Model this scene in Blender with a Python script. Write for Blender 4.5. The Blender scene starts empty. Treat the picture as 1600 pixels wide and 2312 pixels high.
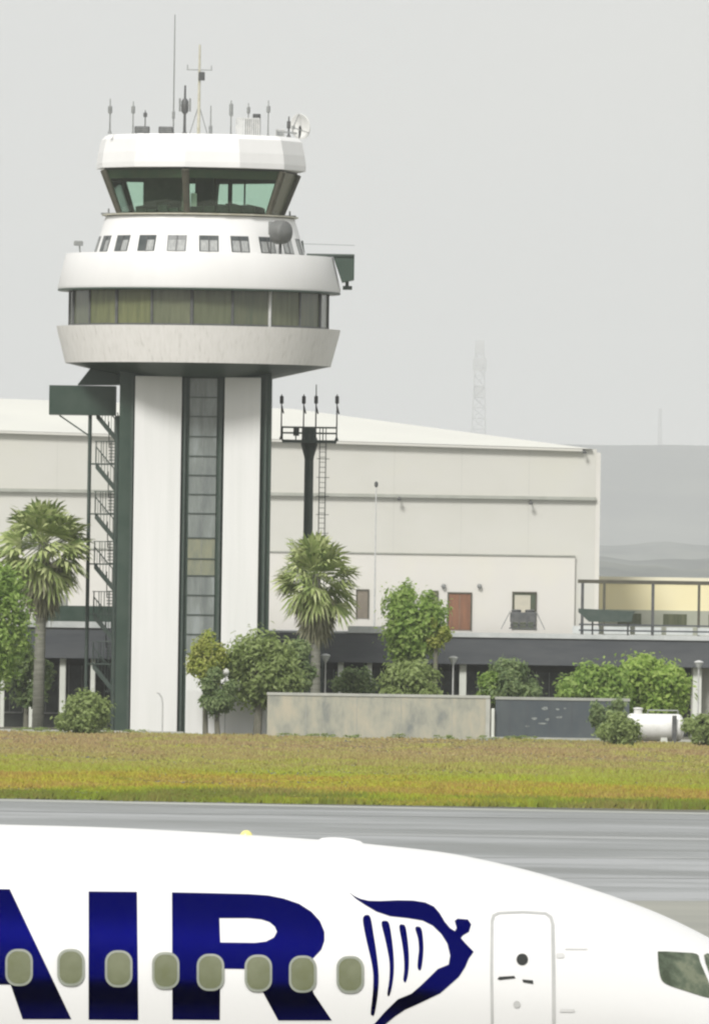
import bpy, math, random
from mathutils import Vector, Matrix
from mathutils.geometry import delaunay_2d_cdt
random.seed(7)
PI = math.pi
R = math.radians
scene = bpy.context.scene
COL = scene.collection

# ------------------------------------------------------------------ camera
F = 28980.0          # focal length in photo pixels (photo is 1600 x 2312)
EYE = 7.7
ROLL = 0.015
PITCH = math.atan(206 / F)
cr, sr = math.cos(ROLL), math.sin(ROLL)
cp, sp = math.cos(PITCH), math.sin(PITCH)
RIGHT = Vector((1, 0, 0)); FWD = Vector((0, cp, sp)); UP = Vector((0, -sp, cp))
cam = bpy.data.cameras.new('camera')
cam.sensor_fit = 'HORIZONTAL'; cam.sensor_width = 36.0; cam.lens = 36.0 * F / 1600
cam.clip_start = 1.0; cam.clip_end = 40000
co = bpy.data.objects.new('camera', cam); COL.objects.link(co)
cx, cy = RIGHT * cr + UP * sr, -RIGHT * sr + UP * cr
co.matrix_world = Matrix((
    (cx.x, cy.x, -FWD.x, 0), (cx.y, cy.y, -FWD.y, 0), (cx.z, cy.z, -FWD.z, EYE), (0, 0, 0, 1)))
scene.camera = co


def ray(x, y):
    dx, dy = x - 800, y - 1156
    a = dx * cr + dy * sr; b = -dx * sr + dy * cr
    d = RIGHT * (a / F) - UP * (b / F) + FWD
    return d / d.y


def at(x, y, Y):
    d = ray(x, y)
    return Vector((d.x * Y, Y, EYE + d.z * Y))


def gnd(x, y, z=0.0):
    d = ray(x, y)
    return at(x, y, (z - EYE) / d.z)


def zz(x, y, Y): return at(x, y, Y).z
def xx(x, y, Y): return at(x, y, Y).x


# ------------------------------------------------------------------ materials
def pm(name, c1, c2=None, scale=1.0, rough=0.6, metal=0.0, stretch=(1, 1, 1), bump=0.0, detail=4, spec=0.5, c3=None, rvar=0.0, lo=.35, hi=.65):
    m = bpy.data.materials.new(name); m.use_nodes = True
    nt = m.node_tree; N = nt.nodes; L = nt.links
    b = N['Principled BSDF']
    b.inputs['Roughness'].default_value = rough; b.inputs['Metallic'].default_value = metal
    b.inputs['Specular IOR Level'].default_value = spec
    if c2 is None:
        c2 = tuple(c * .86 for c in c1)
    tc = N.new('ShaderNodeTexCoord'); mp = N.new('ShaderNodeMapping'); mp.inputs['Scale'].default_value = stretch
    L.new(tc.outputs['Object'], mp.inputs['Vector'])
    n = N.new('ShaderNodeTexNoise'); n.inputs['Scale'].default_value = scale; n.inputs['Detail'].default_value = detail
    n.inputs['Roughness'].default_value = .65
    L.new(mp.outputs['Vector'], n.inputs['Vector'])
    r = N.new('ShaderNodeValToRGB'); r.color_ramp.elements[0].position = lo; r.color_ramp.elements[1].position = hi
    r.color_ramp.elements[0].color = (*c1, 1); r.color_ramp.elements[1].color = (*c2, 1)
    if c3 is not None:
        e = r.color_ramp.elements.new((lo + hi) / 2); e.color = (*c3, 1)
    L.new(n.outputs['Fac'], r.inputs['Fac']); L.new(r.outputs['Color'], b.inputs['Base Color'])
    if bump:
        bp = N.new('ShaderNodeBump'); bp.inputs['Strength'].default_value = bump; bp.inputs['Distance'].default_value = .02
        L.new(n.outputs['Fac'], bp.inputs['Height']); L.new(bp.outputs['Normal'], b.inputs['Normal'])
    if rvar:
        mr = N.new('ShaderNodeMapRange'); mr.inputs['To Min'].default_value = max(.03, rough - rvar); mr.inputs['To Max'].default_value = rough + rvar
        L.new(n.outputs['Fac'], mr.inputs['Value']); L.new(mr.outputs['Result'], b.inputs['Roughness'])
    return m


def leafmat(name, cols, trans=.5):
    """foliage: every small leaf face takes its own colour from the ramp"""
    m = bpy.data.materials.new(name); m.use_nodes = True
    nt = m.node_tree; N = nt.nodes; L = nt.links
    b = N['Principled BSDF']; b.inputs['Roughness'].default_value = .55
    b.inputs['Specular IOR Level'].default_value = .35
    g = N.new('ShaderNodeNewGeometry')
    tc = N.new('ShaderNodeTexCoord'); n = N.new('ShaderNodeTexNoise'); n.inputs['Scale'].default_value = 1.1; n.inputs['Detail'].default_value = 2
    L.new(tc.outputs['Object'], n.inputs['Vector'])
    mx = N.new('ShaderNodeMath'); mx.operation = 'MULTIPLY_ADD'; mx.inputs[1].default_value = .55
    sub = N.new('ShaderNodeMath'); sub.operation = 'MULTIPLY_ADD'; sub.inputs[1].default_value = 1.5; sub.inputs[2].default_value = -.30
    L.new(n.outputs['Fac'], sub.inputs[0])
    L.new(g.outputs['Random Per Island'], mx.inputs[0]); L.new(sub.outputs[0], mx.inputs[2])
    r = N.new('ShaderNodeValToRGB'); els = r.color_ramp.elements
    els[0].position = 0; els[0].color = (*cols[0], 1); els[1].position = 1; els[1].color = (*cols[-1], 1)
    for i, c in enumerate(cols[1:-1]):
        e = els.new((i + 1) / (len(cols) - 1)); e.color = (*c, 1)
    L.new(mx.outputs[0], r.inputs['Fac']); L.new(r.outputs['Color'], b.inputs['Base Color'])
    t = N.new('ShaderNodeBsdfTranslucent'); L.new(r.outputs['Color'], t.inputs['Color'])
    ms = N.new('ShaderNodeMixShader'); ms.inputs[0].default_value = trans
    L.new(b.outputs[0], ms.inputs[1]); L.new(t.outputs[0], ms.inputs[2])
    L.new(ms.outputs[0], N['Material Output'].inputs['Surface'])
    return m


def glassmat(name, tint, gloss=.1, rough=.05):
    m = bpy.data.materials.new(name); m.use_nodes = True
    nt = m.node_tree; N = nt.nodes; L = nt.links
    N.remove(N['Principled BSDF'])
    t = N.new('ShaderNodeBsdfTransparent'); t.inputs[0].default_value = (*tint, 1)
    g = N.new('ShaderNodeBsdfGlossy'); g.inputs['Roughness'].default_value = rough; g.inputs[0].default_value = (.8, .9, .85, 1)
    ms = N.new('ShaderNodeMixShader'); ms.inputs[0].default_value = gloss
    L.new(t.outputs[0], ms.inputs[1]); L.new(g.outputs[0], ms.inputs[2]); L.new(ms.outputs[0], N['Material Output'].inputs['Surface'])
    return m


M = {}
M['tower_white'] = pm('tower_white_render', (.83, .83, .825), (.77, .77, .76), .35, .7, stretch=(1, 1, .3), lo=.3, hi=.7)
M['panel_white'] = pm('shaft_white_render', (.80, .80, .79), (.70, .71, .69), .5, .6, stretch=(2.2, 1, .12), lo=.25, hi=.75)
M['stained'] = pm('stained_concrete', (.80, .785, .76), (.50, .49, .45), 1.3, .85, stretch=(4.5, 4.5, .16), bump=.15, c3=(.75, .735, .705), lo=.36, hi=.8, detail=7)
M['dark_green'] = pm('dark_green_paint', (.030, .056, .040), (.045, .072, .054), .7, .45, rvar=.1)
M['green_metal'] = pm('dark_green_metal', (.045, .068, .056), (.065, .085, .072), 2, .5)
M['brown_metal'] = pm('brown_window_metal', (.10, .095, .07), (.07, .068, .05), 2, .5)
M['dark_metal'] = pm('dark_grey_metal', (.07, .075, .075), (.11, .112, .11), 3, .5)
M['mid_metal'] = pm('galvanised_metal', (.22, .23, .23), (.32, .33, .32), 3, .45, metal=.3)
M['drum_grey'] = pm('drum_dish_grey', (.12, .125, .12), (.17, .175, .17), 2, .6)
M['pale_metal'] = pm('pale_grey_metal', (.45, .46, .45), (.58, .58, .56), 3, .5)
M['white_metal'] = pm('white_enamel', (.80, .80, .78), (.7, .7, .67), 2, .4)
M['beige_metal'] = pm('faded_beige_metal', (.42, .40, .30), (.55, .54, .46), 3, .6)
M['hangar'] = pm('hangar_cladding', (.55, .545, .485), (.52, .515, .47), .12, .75, stretch=(1, 1, 1.6), c3=(.545, .54, .50), lo=.3, hi=.7)
M['hangar_low'] = pm('hangar_rendered_wall', (.615, .60, .54), (.57, .56, .51), .15, .8, c3=(.60, .585, .55), lo=.3, hi=.7)
M['roof_white'] = pm('white_roof_membrane', (.62, .62, .57), (.58, .58, .54), .1, .7)
M['ledge'] = pm('grey_ledge_metal', (.31, .32, .28), (.37, .38, .34), 1, .6)
M['cream'] = pm('cream_wall', (.88, .80, .50), (.86, .79, .52), .3, .8)
M['cream_trim'] = pm('cream_parapet', (.82, .78, .60), (.78, .75, .60), .5, .8)
M['fascia'] = pm('charcoal_fascia', (.064, .072, .080), (.095, .102, .108), .5, .55, stretch=(.4, 1, 2.4), rvar=.1)
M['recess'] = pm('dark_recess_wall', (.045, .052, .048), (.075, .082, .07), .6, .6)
M['trim'] = pm('light_roof_trim', (.46, .49, .48), (.58, .60, .59), .8, .55)
M['roof_grey'] = pm('grey_roof_gravel', (.36, .37, .36), (.46, .47, .45), .6, .9)
M['column'] = pm('white_column_paint', (.72, .74, .68), (.62, .64, .58), .8, .7)
M['conc'] = pm('weathered_concrete_wall', (.50, .45, .34), (.21, .225, .21), .9, .9, stretch=(1, 1, .5), bump=.3, c3=(.38, .375, .305), detail=8, lo=.3, hi=.7)
M['conc_lt'] = pm('pale_concrete', (.48, .48, .43), (.36, .37, .33), .8, .9, bump=.2)
M['dark_panel'] = pm('dark_blue_grey_panel', (.062, .078, .090), (.085, .10, .105), .8, .5, stretch=(1, 1, .5))
M['red_door'] = pm('rust_brown_door_paint', (.24, .115, .062), (.17, .085, .05), 1.5, .6, stretch=(3, 1, .4))
M['brown_door'] = pm('grey_brown_door', (.16, .14, .11), (.21, .18, .14), 1.5, .6)
M['blind'] = pm('beige_roller_blind', (.50, .47, .38), (.44, .42, .35), 1, .8, stretch=(1, 1, 4))
M['bark'] = pm('grey_bark', (.11, .11, .08), (.20, .19, .15), 2.5, .9, stretch=(2, 2, .6), bump=.5)
M['palm_bark'] = pm('ringed_palm_bark', (.24, .24, .20), (.15, .15, .12), 1.5, .9, stretch=(.6, .6, 6), bump=.5)
M['shaft_glass'] = pm('pale_blue_grey_glass', (.17, .19, .185), (.30, .33, .325), .5, .16, stretch=(2.5, 1, .5), c3=(.225, .25, .235), lo=.35, hi=.65, spec=.8)
M['shaft_glass_palm_reflection'] = pm('painted_palm_reflection_glass', (.19, .21, .165), (.27, .275, .19), .8, .2, stretch=(3, 1, .8), spec=.8)  # olive tone paints the palm's reflection into the pane colour
M['olive_glass'] = pm('olive_curtained_glass', (.10, .115, .055), (.165, .175, .08), .9, .25, stretch=(4, 4, .4), spec=.6)
M['grey_glass'] = pm('grey_green_glass', (.09, .105, .06), (.14, .15, .09), .9, .2, stretch=(4, 4, .4), spec=.7)
M['dusk_glass'] = pm('brown_green_glass', (.12, .125, .075), (.075, .095, .06), .9, .2, stretch=(4, 4, .4), spec=.7)
M['slot_glass'] = pm('slot_window_glass', (.045, .055, .055), (.10, .11, .11), 1.2, .3)
M['slot_blind'] = pm('slot_window_blind', (.26, .27, .27), (.42, .43, .42), 2.5, .6, stretch=(5, 5, .3))
M['cab_glass'] = glassmat('green_tinted_glass', (.74, .90, .80), .10)
M['interior'] = pm('cab_interior_dark', (.030, .052, .030), (.05, .07, .042), 1.5, .7)
M['interior_mid'] = pm('cab_interior_olive', (.085, .09, .055), (.06, .085, .055), 1.5, .7)
M['screen_white'] = pm('pale_cabinet', (.75, .8, .7), None, 2, .5)

M['ac_white'] = pm('aircraft_white_paint', (.765, .765, .76), (.74, .74, .735), .5, .28, spec=.5, lo=.2, hi=.8)
M['hinge'] = pm('hinge_cover_paint', (.58, .58, .57), (.64, .64, .63), 2, .5)
M['seam'] = pm('door_seam_sealant', (.40, .41, .40), (.50, .50, .49), 2, .6)
M['navy'] = pm('metallic_navy_paint', (.004, .005, .135), (.003, .004, .115), .6, .16, metal=1.0)
M['pane'] = pm('cabin_window_glass', (.13, .145, .07), (.165, .18, .105), 3, .25, c3=(.145, .16, .09))
M['rim'] = pm('grey_window_rim', (.22, .24, .20), (.28, .30, .25), 3, .4)
M['cockpit'] = pm('cockpit_glass', (.045, .06, .035), (.16, .18, .12), 3.5, .15, c3=(.09, .115, .075), lo=.38, hi=.62)
M['port'] = pm('porthole_glass', (.03, .032, .03), None, 3, .2)
M['beacon'] = pm('yellow_beacon_lens', (.80, .72, .22), (.78, .74, .3), 3, .25)
M['rubber'] = pm('black_rubber', (.02, .02, .02), None, 3, .8)
M['steel'] = pm('landing_gear_steel', (.4, .4, .4), None, 3, .35, metal=.7)
M['sign_mark'] = pm('faded_white_paint', (.34, .36, .34), (.12, .14, .14), 9, .8)


# ------------------------------------------------------------------ mesh builder
class MB:
    def __init__(s): s.v = []; s.f = []; s.smooth = False; s.mi = []; s.mats = None

    def add(s, vs, fs, mi=0):
        o = len(s.v); s.v += [Vector(p) for p in vs]; s.f += [tuple(i + o for i in f) for f in fs]; s.mi += [mi] * len(fs); return s

    def box(s, x0, x1, y0, y1, z0, z1, mi=0):
        if x0 > x1: x0, x1 = x1, x0
        if y0 > y1: y0, y1 = y1, y0
        if z0 > z1: z0, z1 = z1, z0
        v = [(x, y, z) for z in (z0, z1) for (x, y) in ((x0, y0), (x1, y0), (x1, y1), (x0, y1))]
        return s.add(v, [(3, 2, 1, 0), (4, 5, 6, 7), (0, 1, 5, 4), (1, 2, 6, 5), (2, 3, 7, 6), (3, 0, 4, 7)], mi)

    def bbox(s, x0, x1, y0, y1, z0, z1, b=.03, mi=0):
        """box with bevelled vertical and top edges"""
        if x0 > x1: x0, x1 = x1, x0
        if y0 > y1: y0, y1 = y1, y0
        if z0 > z1: z0, z1 = z1, z0
        def ring(i, z):
            return [(x0 + i, y0, z), (x1 - i, y0, z), (x1, y0 + i, z), (x1, y1 - i, z), (x1 - i, y1, z), (x0 + i, y1, z), (x0, y1 - i, z), (x0, y0 + i, z)]
        r0 = ring(b, z0); r1 = ring(b, z1 - b)
        r2 = [(min(max(p[0], x0 + b), x1 - b), min(max(p[1], y0 + b), y1 - b), z1) for p in ring(b, z1)]
        v = r0 + r1 + r2; f = [tuple(range(7, -1, -1)), tuple(range(16, 24))]
        for k in range(8):
            j = (k + 1) % 8
            f.append((k, j, 8 + j, 8 + k)); f.append((8 + k, 8 + j, 16 + j, 16 + k))
        return s.add(v, f, mi)

    def bar(s, a, b, r, n=6, r2=None, mi=0):
        a = Vector(a); b = Vector(b); d = (b - a)
        if d.length < 1e-6: return s
        d.normalize(); u = d.cross(Vector((0, 0, 1)))
        if u.length < .05: u = Vector((1, 0, 0))
        u.normalize(); w = d.cross(u); r2 = r if r2 is None else r2
        v = [a + (u * math.cos(t) + w * math.sin(t)) * r for t in [2 * PI * k / n for k in range(n)]]
        v += [b + (u * math.cos(t) + w * math.sin(t)) * r2 for t in [2 * PI * k / n for k in range(n)]]
        f = [tuple(range(n)), tuple(range(2 * n - 1, n - 1, -1))] + [(k, n + k, n + (k + 1) % n, (k + 1) % n) for k in range(n)]
        return s.add(v, f, mi)

    def path(s, pts, r, n=6):
        for a, b in zip(pts, pts[1:]): s.bar(a, b, r, n)
        return s

    def lathe(s, c, prof, n=24, ph=0.0, cap=True, axis='z', mi=0, arc=None):
        """prof: (radius, height) list"""
        c = Vector(c); v = []
        for (r, h) in prof:
            for k in range(n):
                t = ph + 2 * PI * k / n
                if axis == 'z': v.append(c + Vector((r * math.sin(t), -r * math.cos(t), h)))
                elif axis == 'x': v.append(c + Vector((h, r * math.sin(t), -r * math.cos(t))))
                else: v.append(c + Vector((r * math.sin(t), h, -r * math.cos(t))))
        f = []
        for i in range(len(prof) - 1):
            for k in range(n):
                j = (k + 1) % n
                f.append((i * n + k, i * n + j, (i + 1) * n + j, (i + 1) * n + k))
        if cap:
            f.append(tuple(range(n - 1, -1, -1))); m = (len(prof) - 1) * n; f.append(tuple(range(m, m + n)))
        return s.add(v, f, mi)

    def prism(s, poly, y0, y1, mi=0):
        """poly of (x, z) in the facade plane, extruded along y"""
        n = len(poly); v = [(x, y0, z) for x, z in poly] + [(x, y1, z) for x, z in poly]
        f = [tuple(range(n)), tuple(range(2 * n - 1, n - 1, -1))] + [(k, (k + 1) % n, n + (k + 1) % n, n + k) for k in range(n)]
        return s.add(v, f, mi)

    def build(s, name, mat, parent=None, smooth=False, recalc=True):
        off = wloc(parent) if parent else Vector((0, 0, 0))
        me = bpy.data.meshes.new(name)
        me.from_pydata([tuple(p - off) for p in s.v], [], s.f); me.update()
        mats = mat if isinstance(mat, (list, tuple)) else [mat]
        for m in mats: me.materials.append(m)
        if len(mats) > 1:
            me.polygons.foreach_set('material_index', s.mi)
        if recalc:
            import bmesh
            bm = bmesh.new(); bm.from_mesh(me); bmesh.ops.recalc_face_normals(bm, faces=bm.faces[:]); bm.to_mesh(me); bm.free()
        if smooth:
            me.polygons.foreach_set('use_smooth', [True] * len(me.polygons))
            try: me.set_sharp_from_angle(angle=R(38))
            except Exception: pass
        o = bpy.data.objects.new(name, me); COL.objects.link(o)
        if parent: o.parent = parent
        return o


def wloc(o):
    p = Vector((0, 0, 0))
    while o: p += o.location; o = o.parent
    return p


def tag(o, label=None, cat=None, group=None, kind=None):
    if label: o['label'] = label
    if cat: o['category'] = cat
    if group: o['group'] = group
    if kind: o['kind'] = kind
    return o


def thing(name, loc, label, cat, group=None):
    o = bpy.data.objects.new(name, None); o.empty_display_size = .5; COL.objects.link(o); o.location = loc
    return tag(o, label, cat, group)


def recenter(o):
    """put a single-mesh thing's origin at its base"""
    me = o.data; xs = [v.co for v in me.vertices]
    c = Vector((sum(p.x for p in xs) / len(xs), sum(p.y for p in xs) / len(xs), min(p.z for p in xs)))
    me.transform(Matrix.Translation(-c)); o.location = c
    return o


# ------------------------------------------------------------------ world, sun
w = bpy.data.worlds.new('World'); scene.world = w; w.use_nodes = True
N = w.node_tree.nodes; L = w.node_tree.links
SUN_EL, SUN_AZ = R(44), R(-158)     # sun high behind the camera, a little to its left
bg = N['Background']; bg.inputs['Strength'].default_value = .1
sky = N.new('ShaderNodeTexSky'); sky.sky_type = 'NISHITA'; sky.sun_disc = False
sky.sun_elevation = SUN_EL; sky.sun_rotation = SUN_AZ; sky.dust_density = 8; sky.air_density = 1; sky.ozone_density = 1
hs = N.new('ShaderNodeMixRGB'); hs.inputs[0].default_value = .93
hs.inputs[2].default_value = (4.02, 4.05, 3.95, 1)      # even cloud deck
tcw = N.new('ShaderNodeTexCoord'); nw = N.new('ShaderNodeTexNoise'); nw.inputs['Scale'].default_value = 14; nw.inputs['Detail'].default_value = 5
mw = N.new('ShaderNodeMapping'); mw.inputs['Scale'].default_value = (1, 1, 2.5); L.new(tcw.outputs['Generated'], mw.inputs[0]); L.new(mw.outputs[0], nw.inputs[0])
rw = N.new('ShaderNodeValToRGB'); rw.color_ramp.elements[0].position = .3; rw.color_ramp.elements[1].position = .7
rw.color_ramp.elements[0].color = (.95, .96, .975, 1); rw.color_ramp.elements[1].color = (1, 1, .985, 1); L.new(nw.outputs['Fac'], rw.inputs[0])
mlt = N.new('ShaderNodeMixRGB'); mlt.blend_type = 'MULTIPLY'; mlt.inputs[0].default_value = 1; mlt.inputs[1].default_value = (4.13, 4.14, 4.03, 1); L.new(rw.outputs[0], mlt.inputs[2]); L.new(mlt.outputs[0], hs.inputs[2])
L.new(sky.outputs[0], hs.inputs[1]); L.new(hs.outputs[0], bg.inputs['Color'])
sun = bpy.data.lights.new('sun', 'SUN'); sun.energy = 1.5; sun.angle = R(14); sun.color = (1, .98, .95)
so = bpy.data.objects.new('sun', sun); COL.objects.link(so)
sd = Vector((math.sin(SUN_AZ) * math.cos(SUN_EL), math.cos(SUN_AZ) * math.cos(SUN_EL), math.sin(SUN_EL)))
so.rotation_euler = sd.to_track_quat('Z', 'Y').to_euler(); so.location = (0, 0, 60)

# ------------------------------------------------------------------ ground
mb = MB()
xs = [-7000, -2000, -500, -120, 120, 500, 2000, 7000]; ys = [-300, 0, 120, 300, 480, 520, 760, 1500, 4000, 24000]
vs = [(x, y, 0) for y in ys for x in xs]; n = len(xs)
mb.add(vs, [(j * n + i, j * n + i + 1, (j + 1) * n + i + 1, (j + 1) * n + i) for j in range(len(ys) - 1) for i in range(n - 1)])
gm = pm('dry_meadow_soil', (.135, .125, .085), (.09, .092, .065), .05, .95, c3=(.115, .11, .08))
tag(mb.build('ground', gm), kind='structure')

eL, eR = gnd(-1500, 1776), gnd(3100, 1864)     # far edge of the pavement
asph = pm('damp_pavement', (.085, .092, .084), (.30, .31, .315), .07, .40, stretch=(.5, .9, 1), c3=(.175, .185, .183), rvar=.25, lo=.4, hi=.6, detail=8)
mb = MB().add([(-60, 112, .004), (60, 112, .004), (eR.x, eR.y, .004), (eL.x, eL.y, .004)], [(0, 1, 2, 3)])
tag(mb.build('taxiway_pavement', asph), kind='structure')


def strip(name, a, b, wid, mat, z=.008):
    """a and b are ground points; wid is the extent in depth"""
    d = Vector((0, wid / 2, 0))
    p = [Vector(a) - d, Vector(b) - d, Vector(b) + d, Vector(a) + d]
    for q in p: q.z = z
    o = MB().add(p, [(0, 1, 2, 3)]).build(name, mat)
    return tag(o, kind='structure')


edge_m = pm('pale_pavement_edge', (.42, .43, .39), (.31, .32, .29), .2, .8, stretch=(.2, 1, 1))
strip('pavement_edge_strip', gnd(-1500, 1779), gnd(3100, 1867), 3.4, edge_m)
line_m = pm('worn_white_line', (.33, .34, .335), (.19, .20, .20), .12, .7, stretch=(.3, 1, 1), detail=6)
conc_m = pm('pale_old_concrete', (.30, .30, .26), (.22, .225, .20), .06, .8, stretch=(.3, 1, 1))
for k, (pa, pb, wd, mt, zh) in enumerate([((-700, 1862), (2400, 1908), 4.5, line_m, .008), ((700, 1936), (2400, 1940), 2.2, line_m, .010),
                          ((900, 1982), (2400, 1986), 1.4, line_m, .012), ((-700, 1824), (2400, 1862), 1.6, line_m, .014)]):
    strip('painted_line', gnd(*pa), gnd(*pb), wd, mt, zh)
p0, p1 = gnd(-700, 2030), gnd(2600, 2038)
mb = MB().add([(p0.x * 1, p0.y, .009), (p1.x, p1.y, .009), (60, 112, .009), (-60, 112, .009)], [(0, 1, 2, 3)])
tag(mb.build('concrete_apron', conc_m), kind='structure')

# grass: one mass of dry blades between pavement and fence line
gv, gf = [], []
rnd = random.Random(3)


def clump_h(x, y):
    return .75 + .35 * math.sin(x * .21 + math.sin(y * .05) * 3) * math.sin(y * .09 + x * .04) + .2 * math.sin(x * .9 + y * .3)


for i in range(165000):
    t = rnd.random(); 
    yy = 490 + (738 - 490) * (t ** 1.25)
    x = rnd.uniform(-40, 40) * (yy / 640) ** .9
    edge = eL.y + (eR.y - eL.y) * (x - eL.x) / (eR.x - eL.x)
    if yy < edge + .6 + .9 * math.sin(x * 1.7) * math.sin(x * .6 + 1) + rnd.random() * 1.6: continue
    h = (.10 + .14 * rnd.random()) * clump_h(x, yy) * ((1.1 + .7 * rnd.random() + .5 * math.sin(x * 2.3) * math.sin(x * .7)) if yy < edge + 8 else 1.0) * (1.0 if yy < 640 else .85)
    wd = rnd.uniform(.03, .10); a = rnd.uniform(-.9, .9)
    dx, dy = math.cos(a) * wd, math.sin(a) * wd; lx = rnd.uniform(-.08, .08)
    o = len(gv)
    gv += [(x - dx, yy - dy, 0), (x + dx, yy + dy, 0), (x + dx * .5 + lx, yy, h * .7), (x + lx * 1.5, yy, h)]
    gf += [(o, o + 1, o + 2, o + 3)]
me = bpy.data.meshes.new('grass'); me.from_pydata(gv, [], gf)
m = bpy.data.materials.new('dry_and_green_grass'); m.use_nodes = True
N = m.node_tree.nodes; L = m.node_tree.links; b = N['Principled BSDF']; b.inputs['Roughness'].default_value = .9; b.inputs['Specular IOR Level'].default_value = .15
g = N.new('ShaderNodeNewGeometry'); sx = N.new('ShaderNodeSeparateXYZ'); L.new(g.outputs['Position'], sx.inputs[0])
mp = N.new('ShaderNodeMapping'); mp.inputs['Scale'].default_value = (.07, .035, 0); L.new(g.outputs['Position'], mp.inputs[0])
n1 = N.new('ShaderNodeTexNoise'); n1.inputs['Scale'].default_value = 1.0; n1.inputs['Detail'].default_value = 6; n1.inputs['Roughness'].default_value = .7; L.new(mp.outputs[0], n1.inputs[0])
# species belts run along the pavement: position across them, wobbled by noise
ed = N.new('ShaderNodeMath'); ed.operation = 'MULTIPLY_ADD'; ed.inputs[1].default_value = (eL.y - eR.y) / (eR.x - eL.x); L.new(sx.outputs[0], ed.inputs[0]); L.new(sx.outputs[1], ed.inputs[2])
mr = N.new('ShaderNodeMapRange'); mr.inputs['From Min'].default_value = 496; mr.inputs['From Max'].default_value = 740; L.new(ed.outputs[0], mr.inputs[0])
ad = N.new('ShaderNodeMath'); ad.operation = 'MULTIPLY_ADD'; ad.inputs[1].default_value = .8; L.new(n1.outputs[0], ad.inputs[0]); L.new(mr.outputs[0], ad.inputs[2])
sb = N.new('ShaderNodeMath'); sb.operation = 'SUBTRACT'; sb.inputs[1].default_value = .4; L.new(ad.outputs[0], sb.inputs[0])
r = N.new('ShaderNodeValToRGB'); L.new(sb.outputs[0], r.inputs[0]); els = r.color_ramp.elements
stops = [(0, (.11, .17, .02)), (.04, (.19, .24, .025)), (.09, (.29, .28, .03)), (.15, (.36, .27, .045)), (.2, (.33, .32, .03)), (.28, (.28, .34, .035)),
         (.38, (.29, .33, .055)), (.48, (.31, .30, .09)), (.6, (.31, .28, .105)), (.75, (.33, .26, .13)), (.9, (.31, .265, .12)), (1, (.27, .26, .10))]
els[0].position = 0; els[0].color = (*stops[0][1], 1); els[1].position = 1; els[1].color = (*stops[-1][1], 1)
for p, c in stops[1:-1]: e = els.new(p); e.color = (*c, 1)
mpb = N.new('ShaderNodeMapping'); mpb.inputs['Scale'].default_value = (.16, .045, 0); mpb.inputs['Location'].default_value = (7, 3, 0); L.new(g.outputs['Position'], mpb.inputs[0])
nb = N.new('ShaderNodeTexNoise'); nb.inputs['Scale'].default_value = 1.0; nb.inputs['Detail'].default_value = 8; nb.inputs['Roughness'].default_value = .75; L.new(mpb.outputs[0], nb.inputs[0])
rb_ = N.new('ShaderNodeMapRange'); rb_.inputs['From Min'].default_value = .42; rb_.inputs['From Max'].default_value = .68; rb_.inputs['To Max'].default_value = .55; L.new(nb.outputs['Fac'], rb_.inputs[0])
mxb = N.new('ShaderNodeMixRGB'); mxb.inputs[2].default_value = (.36, .225, .10, 1); L.new(rb_.outputs[0], mxb.inputs[0]); L.new(r.outputs[0], mxb.inputs[1])
rc_ = N.new('ShaderNodeMapRange'); rc_.inputs['From Min'].default_value = .5; rc_.inputs['From Max'].default_value = .3; rc_.inputs['To Max'].default_value = .8; L.new(nb.outputs['Fac'], rc_.inputs[0])
mxc = N.new('ShaderNodeMixRGB'); mxc.inputs[2].default_value = (.36, .38, .04, 1); L.new(rc_.outputs[0], mxc.inputs[0]); L.new(mxb.outputs[0], mxc.inputs[1])
hv = N.new('ShaderNodeHueSaturation'); L.new(mxc.outputs[0], hv.inputs['Color'])
m2 = N.new('ShaderNodeMapRange'); m2.inputs['To Min'].default_value = .8; m2.inputs['To Max'].default_value = 1.2; L.new(g.outputs['Random Per Island'], m2.inputs[0]); L.new(m2.outputs[0], hv.inputs['Value'])
m3 = N.new('ShaderNodeMapRange'); m3.inputs['To Min'].default_value = .485; m3.inputs['To Max'].default_value = .515; L.new(g.outputs['Random Per Island'], m3.inputs[0])
L.new(m3.outputs[0], hv.inputs['Hue']); L.new(hv.outputs[0], b.inputs['Base Color'])
me.materials.append(m)
go = bpy.data.objects.new('grass', me); COL.objects.link(go); tag(go, 'dry ochre and green airfield grass between pavement and buildings', 'grass', kind='stuff')


# ------------------------------------------------------------------ hills and haze
def ridge(name, Y, prof, depth, mat, amp, seed, x0=-2600, x1=4200, n=170):
    rr = random.Random(seed); mb = MB()
    offs = [(rr.uniform(0, 9), rr.uniform(.6, 1.6) * (1.9 ** k), .5 ** k) for k in range(6)]
    rows = 9; vs = []
    for j in range(rows):
        t = j / (rows - 1); s = math.sin(t * PI / 2)
        for i in range(n):
            px = x0 + (x1 - x0) * i / (n - 1)
            h = prof(px); X = xx(px, 1300, Y)
            nz = sum(a * math.sin(px * .004 * f + o + t * 2) for o, f, a in offs) * amp * (.3 + .7 * s)
            vs.append((X, Y - depth * (1 - t), max(-.5, h * s + nz * s)))
    f = [(j * n + i, j * n + i + 1, (j + 1) * n + i + 1, (j + 1) * n + i) for j in range(rows - 1) for i in range(n - 1)]
    # back slope
    base = (rows - 1) * n; o = len(vs)
    vs += [(v[0], Y + depth, -.5) for v in vs[base:base + n]]
    f += [(base + i, base + i + 1, o + i + 1, o + i) for i in range(n - 1)]
    ob = mb.add(vs, f).build(name, mat, smooth=True)
    return tag(ob, kind='structure')


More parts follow.
